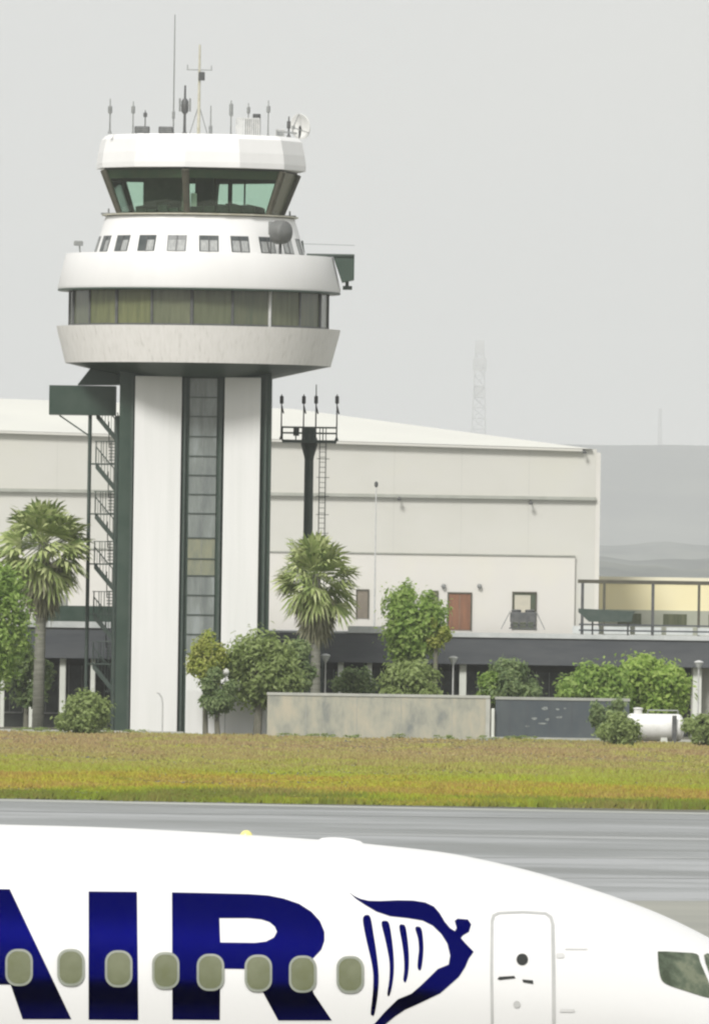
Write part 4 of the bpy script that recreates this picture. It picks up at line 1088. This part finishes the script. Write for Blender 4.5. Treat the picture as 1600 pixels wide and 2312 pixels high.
def palm(px, ycrown, Y, rad, label, seed, nlive=52, ndead=40, tr=.27, lean=0, skirt=2.6):
    rg_ = random.Random(seed); c = at(px, ycrown, Y)
    root = thing('fan_palm', (c.x - lean, Y, 0), label, 'palm tree')
    t = MB(); k = 14
    prev = None
    for i in range(k):
        f0, f1 = i / k, (i + 1) / k
        a = Vector((c.x - lean * (1 - f0), Y, c.z * f0)); b2 = Vector((c.x - lean * (1 - f1), Y, c.z * f1))
        r0 = tr * (1.15 - .25 * f0); t.bar(a, b2, r0 * 1.04, 12, r0 * .97)
    t.build('trunk', M['palm_bark'], root, smooth=True)

    def fan(mb_, el, az, pet, fr, hang):
        d = Vector((math.cos(el) * math.cos(az), math.cos(el) * math.sin(az), math.sin(el)))
        side = d.cross(Vector((0, 0, 1)));
        if side.length < .1: side = Vector((1, 0, 0))
        side.normalize(); nrm = side.cross(d).normalized()
        roll = rg_.uniform(-.7, .7); side, nrm = side * math.cos(roll) + nrm * math.sin(roll), nrm * math.cos(roll) - side * math.sin(roll)
        base = c + Vector((0, 0, rg_.uniform(-.35, .15))); hub = base + d * pet - Vector((0, 0, pet * pet * .12))
        mb_.bar(base, hub, .035, 4, .025)
        n = 15
        for i in range(n):
            a = -1.35 + 2.7 * i / (n - 1); ld = d * math.cos(a) + side * math.sin(a)
            ln = fr * (.72 + .28 * math.cos(a)) * rg_.uniform(.9, 1.08); wdt = .07 * fr
            perp = (side * math.cos(a) - d * math.sin(a))
            fold = nrm * (.06 if i % 2 else -.06) * fr
            mid = hub + ld * ln * .6 + fold; tip = hub + ld * ln + Vector((0, 0, -hang * ln * rg_.uniform(.25, .7)))
            o = len(mb_.v)
            mb_.v += [hub, mid + perp * wdt, tip, mid - perp * wdt]; mb_.f.append((o, o + 1, o + 2, o + 3)); mb_.mi.append(0)
    live = MB()
    for i in range(nlive):
        u = (i + .5) / nlive; el = R(84) - u * R(138) + rg_.uniform(-.12, .12); az = i * 2.399 + rg_.uniform(-.2, .2)
        fan(live, el, az, rad * rg_.uniform(.40, .56), rad * rg_.uniform(.46, .60), .45)
    live.build('crown', PG, root, recalc=False)
    dead = MB()
    for i in range(ndead):
        u = (i + .5) / ndead; el = R(-52) - u * R(32); az = i * 2.399
        cc = c.copy(); c.z -= u * skirt * .5
        fan(dead, el, az, rad * rg_.uniform(.3, .45), rad * rg_.uniform(.4, .5), .7)
        c.z = cc.z
    dead.build('dead_frond_skirt', PB, root, recalc=False)
    return root


palm(97, 1224, 750, 3.3, 'tall fan palm left of the control tower stair', 31, nlive=54, lean=.15, tr=.30)
palm(714, 1296, 748, 2.9, 'fan palm between the control tower and the rounded tree', 32, nlive=50, lean=-.05, tr=.27)

# ------------------------------------------------------------------ aircraft
AY = 140.24; AS = F / AY


def AP(x, y): p = at(x, y, AY); return p.x, p.z


crown = [(-3200, 1790), (-700, 1845), (-300, 1853), (0, 1862), (250, 1869), (500, 1882), (755, 1899), (850, 1908), (1000, 1925), (1100, 1944), (1200, 1968), (1300, 1997), (1400, 2030), (1500, 2069), (1600, 2118),
         (1680, 2166), (1760, 2222), (1840, 2272), (1900, 2314), (1950, 2358), (1985, 2402), (1996, 2430)]
CT = [AP(*p) for p in crown]
zc0 = CT[3][1] - 1.88                 # centre of the constant section
CT[0] = (CT[0][0], CT[3][1] + .02); CT[1] = (CT[1][0], CT[3][1] + .02); CT[2] = (CT[2][0], CT[3][1] + .015)
XN = CT[-1][0]; ZN = CT[-1][1] - .12   # nose tip


def interp(t, x):
    if x <= t[0][0]: return t[0][1]
    for (xa_, za), (xb_, zb2) in zip(t, t[1:]):
        if x <= xb_:
            return za + (zb2 - za) * (x - xa_) / (xb_ - xa_)
    return t[-1][1]


def smooth_interp(t, x):
    """Catmull-Rom through the table"""
    if x <= t[0][0]: return t[0][1]
    if x >= t[-1][0]: return t[-1][1]
    for i in range(len(t) - 1):
        if x <= t[i + 1][0]: break
    x1, y1 = t[i]; x2, y2 = t[i + 1]
    x0_, y0_ = t[i - 1] if i else (2 * x1 - x2, 2 * y1 - y2)
    x3, y3 = t[i + 2] if i + 2 < len(t) else (x2, y2 - (y1 - y2))
    m1_ = (y2 - y0_) / (x2 - x0_) if x2 != x0_ else 0; m2_ = (y3 - y1) / (x3 - x1) if x3 != x1 else 0
    h = x2 - x1; u = (x - x1) / h
    return (2 * u ** 3 - 3 * u ** 2 + 1) * y1 + (u ** 3 - 2 * u ** 2 + u) * h * m1_ + (-2 * u ** 3 + 3 * u ** 2) * y2 + (u ** 3 - u ** 2) * h * m2_


def taper(x, x_start, p=2.0, q=.5):
    if x <= x_start: return 1.0
    u = min(1.0, (x - x_start) / (XN - x_start)); return max(0.0, 1 - u ** p) ** q


XS = AP(620, 2000)[0]
def zcen(x): return zc0 + (ZN - zc0) * (1 - taper(x, XS, 2.2, .8))
def half(x): return 1.88 * taper(x, XS, 2.1, .62) + .0
def ztop(x): return max(smooth_interp(CT, x), zcen(x) + .01)
def zbot(x): return zcen(x) - 2.1 * taper(x, XS, 2.3, .58) - .01


def surfY(x, z, off=0.0):
    c = zcen(x); hh = (ztop(x) - c) if z >= c else (c - zbot(x)); hw = half(x)
    v = max(-.999, min(.999, (z - c) / hh))
    y = AY - hw * math.sqrt(1 - v * v)
    return y


def surfN(x, z):
    e_ = .02
    gx = (surfY(x + e_, z) - surfY(x - e_, z)) / (2 * e_); gz = (surfY(x, z + e_) - surfY(x, z - e_)) / (2 * e_)
    return Vector((gx, -1, gz)).normalized()


def SP(px, py):
    """photo outline point -> x, z on the hull side facing the apron"""
    Y = AY - 1.8
    for _ in range(6):
        p = at(px, py, Y); Y = surfY(p.x, p.z)
    p = at(px, py, Y)
    return p.x, p.z


ac = thing('passenger_aircraft', (AP(700, 2200)[0], AY, 0), 'white airliner with navy blue lettering and harp emblem in the foreground', 'aircraft')
NS = 160
xtail = CT[0][0]
xsamp = []
x = xtail
while x < XS - .2: xsamp.append(x); x += .35
while x < XN - .5: xsamp.append(x); x += .07
while x < XN - .012: xsamp.append(x); x += max(.008, (XN - x) * .12)
hv = []; hf = []
for x in xsamp:
    c = zcen(x); ht = ztop(x) - c; hb = c - zbot(x); hw = half(x)
    for k in range(NS):
        t = 2 * PI * k / NS; s_, c2 = math.sin(t), math.cos(t)
        hv.append((x, AY - hw * c2, c + (ht if s_ >= 0 else hb) * s_))
for i in range(len(xsamp) - 1):
    for k in range(NS):
        j_ = (k + 1) % NS; hf.append((i * NS + k, i * NS + j_, (i + 1) * NS + j_, (i + 1) * NS + k))
hf.append(tuple(range(NS))); m_ = (len(xsamp) - 1) * NS; hf.append(tuple(range(m_ + NS - 1, m_ - 1, -1)))
hb_ = MB(); hb_.add(hv, hf)
fus = hb_.build('fuselage', M['ac_white'], ac, smooth=True)


def inside(pt, loops):
    x_, y_ = pt; c = False
    for lp_ in loops:
        n_ = len(lp_)
        for i in range(n_):
            xa_, ya = lp_[i]; xb_, yb = lp_[(i + 1) % n_]
            if (ya > y_) != (yb > y_) and x_ < (xb_ - xa_) * (y_ - ya) / (yb - ya) + xa_: c = not c
    return c


def decal(name, loops_px, mat, parent, off=.005, step=.10, px=True, dens=10.0):
    """flat outline wrapped onto the hull as a thin skin; loops in photo outline coordinates"""
    loops = []
    for lp_ in loops_px:
        q = []
        n_ = len(lp_)
        for i in range(n_):
            a, b2 = lp_[i], lp_[(i + 1) % n_]
            d = math.hypot(b2[0] - a[0], b2[1] - a[1]); m__ = max(1, int(d / dens))
            for j in range(m__): q.append((a[0] + (b2[0] - a[0]) * j / m__, a[1] + (b2[1] - a[1]) * j / m__))
        loops.append([SP(*p) for p in q] if px else q)
    vs, es_ = [], []
    for lp_ in loops:
        o = len(vs); vs += [Vector(p) for p in lp_]; es_ += [(o + i, o + (i + 1) % len(lp_)) for i in range(len(lp_))]
    x0_, x1_ = min(v.x for v in vs), max(v.x for v in vs); z0_, z1_ = min(v.y for v in vs), max(v.y for v in vs)
    xg = x0_ + step / 2
    while xg < x1_:
        zg = z0_ + step / 2
        while zg < z1_:
            if inside((xg, zg), loops): vs.append(Vector((xg, zg)))
            zg += step
        xg += step
    r = delaunay_2d_cdt(vs, es_, [], 0, 1e-5)
    V, Fc = r[0], r[2]
    fs = []
    for f in Fc:
        cx_ = sum(V[i].x for i in f) / len(f); cz_ = sum(V[i].y for i in f) / len(f)
        if inside((cx_, cz_), loops): fs.append(tuple(f))
    out = []
    for v in V:
        n_ = surfN(v.x, v.y); out.append(Vector((v.x, surfY(v.x, v.y), v.y)) + n_ * off)
    mb_ = MB(); mb_.add(out, fs); me_o = mb_.build(name, mat, parent, recalc=False)
    for p in me_o.data.polygons: pass
    import bmesh
    bm = bmesh.new(); bm.from_mesh(me_o.data)
    for f in bm.faces:
        if f.normal.y > 0: f.normal_flip()
    bm.to_mesh(me_o.data); bm.free()
    me_o.data.polygons.foreach_set('use_smooth', [True] * len(me_o.data.polygons))
    return me_o


def curve(pts, closed=True, n=6):
    """smooth closed outline through points"""
    out = []; m__ = len(pts)
    for i in range(m__):
        p0_, p1_, p2_, p3_ = pts[(i - 1) % m__], pts[i], pts[(i + 1) % m__], pts[(i + 2) % m__]
        for j in range(n):
            t = j / n
            out.append(tuple(.5 * ((2 * p1_[k]) + (-p0_[k] + p2_[k]) * t + (2 * p0_[k] - 5 * p1_[k] + 4 * p2_[k] - p3_[k]) * t * t + (-p0_[k] + 3 * p1_[k] - 3 * p2_[k] + p3_[k]) * t ** 3) for k in (0, 1)))
    return out


# letters
decal('letter_n', [[(-640, 2003), (-560, 2003), (-390, 2180), (-390, 2005), (-290, 2006), (-290, 2298), (-375, 2298), (-540, 2120), (-540, 2297), (-640, 2297)]], M['navy'], ac)
decal('letter_a', [[(-82, 2008), (22, 2009), (161, 2302), (51, 2302), (24, 2224), (-84, 2223), (-111, 2302), (-221, 2301)], [(-30, 2085), (-56, 2160), (-4, 2160)]], M['navy'], ac)
decal('letter_i', [[(200, 2014), (309, 2015), (312, 2304), (200, 2303)]], M['navy'], ac)
Rout = [(388, 2016), (480, 2018), (560, 2020), (605, 2023), (640, 2030), (675, 2042), (703, 2060), (722, 2081), (732, 2105), (732, 2125), (725, 2145), (708, 2163), (690, 2177), (684, 2190), (709, 2246), (754, 2312), (775, 2345), (650, 2345), (632, 2312), (596, 2246), (566, 2189), (497, 2188), (496, 2304), (389, 2303)]
Rin = [(495, 2074), (560, 2074), (590, 2077), (608, 2083), (620, 2093), (625, 2105), (618, 2118), (600, 2127), (575, 2130), (497, 2129)]
Rout = [p if p[1] < 2304 else p for p in Rout]
Rout = [(388, 2016), (480, 2018), (560, 2020), (605, 2023), (640, 2030), (675, 2042), (703, 2060), (722, 2081), (732, 2105), (732, 2125), (725, 2145), (708, 2163), (690, 2177), (684, 2190), (709, 2246), (749, 2305), (628, 2305), (596, 2246), (566, 2189), (497, 2188), (496, 2304), (389, 2303)]
decal('letter_r', [Rout, Rin], M['navy'], ac)
# harp emblem
HZ = lambda L_: [(700 + x_ / 3.547, 1950 + y_ / 3.547) for x_, y_ in L_]
body = HZ([(305, 228), (350, 262), (400, 286), (470, 302), (560, 304), (700, 298), (820, 300), (920, 315), (990, 348), (1035, 400), (1075, 468), (1118, 520), (1158, 545),
           (1172, 520), (1156, 462), (1180, 445), (1262, 452), (1288, 490), (1270, 550), (1222, 578), (1205, 600), (1245, 645), (1308, 710), (1270, 762), (1240, 832), (1190, 910), (1120, 972), (1040, 1042), (940, 1090), (860, 1128), (760, 1172), (680, 1225), (600, 1290), (560, 1340),
           (430, 1400), (510, 1290), (600, 1188), (700, 1090), (810, 1045), (880, 985), (960, 908), (1020, 848), (1108, 812), (1120, 740), (1098, 645), (1050, 568), (980, 500), (900, 460), (780, 440), (640, 425), (530, 388), (440, 335), (365, 285)])
decal('harp_figure', [body], M['navy'], ac, dens=5, step=.06)
strs = [[(422, 440), (450, 415), (482, 435), (505, 560), (530, 720), (548, 900), (540, 1050), (515, 1205), (495, 1218), (484, 1195), (500, 1050), (505, 900), (488, 780), (455, 640), (430, 520)],
        [(570, 478), (600, 462), (632, 485), (655, 620), (668, 760), (668, 880), (652, 1000), (632, 1062), (617, 1045), (633, 930), (635, 800), (615, 680), (590, 570)],
        [(712, 508), (740, 492), (764, 515), (782, 640), (790, 760), (784, 880), (764, 952), (745, 935), (752, 860), (750, 760), (735, 640)],
        [(840, 522), (865, 508), (892, 532), (905, 640), (903, 740), (886, 852), (860, 840), (863, 760), (870, 690), (862, 600)]]
for s_ in strs: decal('harp_string', [curve(HZ(s_), n=3)], M['navy'], ac, dens=8)


def rrect(cx_, cy_, w_, h_, r_=None, n=6, tilt=0):
    r_ = r_ or min(w_, h_) * .42; out = []
    for qx, qy, a0 in ((1, -1, -90), (1, 1, 0), (-1, 1, 90), (-1, -1, 180)):
        for k in range(n + 1):
            a = R(a0 + 90 * k / n); out.append((cx_ + qx * (w_ / 2 - r_) + r_ * math.cos(a), cy_ + qy * (h_ / 2 - r_) + r_ * math.sin(a)))
    return out


for i, (px, py) in enumerate([(-600, 2174), (-492, 2175), (-385, 2177), (-278, 2178), (-171, 2180), (-64, 2182), (43, 2186), (160, 2186), (268, 2189), (374, 2193), (475, 2197), (583, 2199), (683, 2201), (790, 2202)]):
    wn_ = decal('cabin_window', [rrect(px, py, 51, 72)], M['pane'], ac, .016, .08, dens=6)
    decal('rim', [rrect(px, py, 62, 83), rrect(px, py, 51.5, 72.5)], M['rim'], wn_, .018, .09, dens=6)
# door
dpx = [(1108, 2345), (1106, 2200), (1107, 2080), (1111, 2066), (1125, 2060), (1180, 2058), (1232, 2061), (1246, 2070), (1251, 2088), (1253, 2200), (1254, 2346)]
din = [(1114, 2340), (1112, 2200), (1113, 2082), (1117, 2070), (1128, 2065), (1180, 2063), (1230, 2066), (1240, 2074), (1244, 2090), (1246, 2200), (1247, 2341)]
din2 = [(1115, 2339), (1113, 2200), (1114, 2083), (1118, 2071), (1129, 2066), (1180, 2064), (1229, 2067), (1239, 2075), (1243, 2091), (1245, 2200), (1246, 2340)]
dr_ = decal('door', [din2], M['ac_white'], ac, .006, .08, dens=12)
decal('seam', [dpx, din], M['seam'], dr_, .005, .09, dens=10)
decal('porthole', [rrect(1178, 2168, 26, 26, 12.9)], M['port'], dr_, .014, .05, dens=5)
decal('handle', [[(1122, 2212), (1126, 2207), (1160, 2205), (1163, 2210), (1128, 2214)], [(1178, 2213), (1202, 2215), (1203, 2223), (1180, 2219)]], M['port'], dr_, .014, .05, dens=5)
decal('vent', [rrect(1166, 2269, 16, 16, 7.9)], M['seam'], dr_, .014, .05, dens=5)
for (a, b2, w_, h_) in ((1264, 2159, 18, 11), (1280, 2283, 34, 7), (1300, 2144, 50, 3)):
    decal('hinge', [rrect(a, b2, w_, h_)], M['hinge'], ac, .008, .05, dens=5)
# cockpit windows
decal('cockpit_window', [curve([(1484, 2156), (1490, 2150), (1535, 2152), (1572, 2156), (1580, 2175), (1607, 2240), (1604, 2255), (1545, 2238), (1503, 2223), (1489, 2205)], n=3)], M['cockpit'], ac, .008, .05, dens=5)
decal('cockpit_window', [curve([(1588, 2158), (1625, 2163), (1665, 2172), (1700, 2225), (1712, 2262), (1690, 2268), (1655, 2266), (1622, 2256), (1610, 2225)], n=3)], M['cockpit'], ac, .008, .05, dens=5)
decal('cockpit_window', [curve([(1682, 2178), (1712, 2190), (1760, 2235), (1790, 2266), (1760, 2272), (1728, 2264), (1712, 2225)], n=3)], M['cockpit'], ac, .008, .05, dens=5)
# beacon and antenna fairing on the crown
x = AP(556, 1880)[0]; z = ztop(x)
MB().lathe((x, AY, z - .04), [(.075, 0), (.07, .04), (.05, .07), (.03, .085), (.01, .09)], 16).build('beacon', M['beacon'], ac, smooth=True)
x = AP(770, 1895)[0]; z = ztop(x)
fb = MB(); rings = []
for i in range(9):
    u = -1 + 2 * i / 8; s_ = math.sqrt(max(0, 1 - u * u)) + .01
    rings.append([(x + .28 * u, AY - .10 * s_ * math.cos(t), ztop(x + .28 * u) - .02 + .06 * s_ * math.sin(t)) for t in [2 * PI * k / 12 for k in range(12)]])
fb.add([p for r_ in rings for p in r_], [(i * 12 + k, i * 12 + (k + 1) % 12, (i + 1) * 12 + (k + 1) % 12, (i + 1) * 12 + k) for i in range(8) for k in range(12)])
fb.build('antenna_fairing', M['ac_white'], ac, smooth=True)
# nose gear, below the frame
x = AP(1480, 2200)[0]; zb2 = zbot(x)
ng = MB().bar((x, AY, .4), (x, AY, zb2 + .3), .09, 12).bar((x, AY, .9), (x - .9, AY, zb2 + .2), .05, 8).build('nose_gear', M['steel'], ac, smooth=True)
for s_ in (-.22, .22):
    MB().lathe((x, AY + s_ - .11, .345), [(.18, 0), (.31, .01), (.345, .06), (.345, .16), (.31, .21), (.18, .22)], 28, axis='y').build('wheel', M['rubber'], ng, smooth=True)
xm_ = xtail + 2
for s_ in (-2.6, 2.6):
    mg = MB().bar((xm_, AY + s_, .55), (xm_, AY + s_ * .45, zc0 - 1.5), .13, 12).build('main_gear', M['steel'], ac, smooth=True)
    MB().lathe((xm_, AY + s_ - .2, .56), [(.25, 0), (.5, .02), (.56, .1), (.56, .3), (.5, .38), (.25, .4)], 28, axis='y').build('wheel', M['rubber'], mg, smooth=True)

# ------------------------------------------------------------------ unseen dark building added behind the camera for the navy paint to reflect
tm = thing('unseen_reflection_block', (0, -30, 0), 'large dark glazed block added unseen behind the camera for the aircraft paint to reflect', 'added reflection block')
tg = pm('reflection_block_dark_glass', (.020, .026, .028), (.035, .042, .044), .2, .3)
MB().box(-160, 160, -60, -8, 0, 38).build('wall', tg, tm)
MB().box(-162, 162, -62, -5.5, 38, 40).build('roof', M['fascia'], tm)
MB().box(-160, 160, -7.997, 1.2, 5.6, 6.0).build('terrace', M['conc_lt'], tm)
for k in range(5): MB().box(-160, 160, -8.3, -8.003, 6.6 + 6.4 * k, 7.1 + 6.4 * k).build('spandrel', M['fascia'], tm)
for k in range(33):
    MB().box(-160 + k * 10 - .2, -160 + k * 10 + .2, -8.6, -8.303, 6.0, 37.9).build('fin', M['dark_metal'], tm)
for k in range(17):
    MB().bbox(-160 + k * 20 - .3, -160 + k * 20 + .3, .4, 1.0, 0, 5.597).build('column', M['column'], tm)
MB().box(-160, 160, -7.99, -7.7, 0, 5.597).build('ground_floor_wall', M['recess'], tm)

# ------------------------------------------------------------------ render settings
scene.view_settings.view_transform = 'Standard'; scene.view_settings.look = 'None'
scene.view_settings.exposure = 1.02; scene.view_settings.gamma = 1
scene.render.engine = 'CYCLES'
scene.cycles.use_denoising = True
scene.cycles.pixel_filter_type = 'BLACKMAN_HARRIS'; scene.cycles.filter_width = 2.3
scene.cycles.max_bounces = 8; scene.cycles.transparent_max_bounces = 16; scene.cycles.volume_bounces = 1
scene.cycles.sample_clamp_indirect = 4
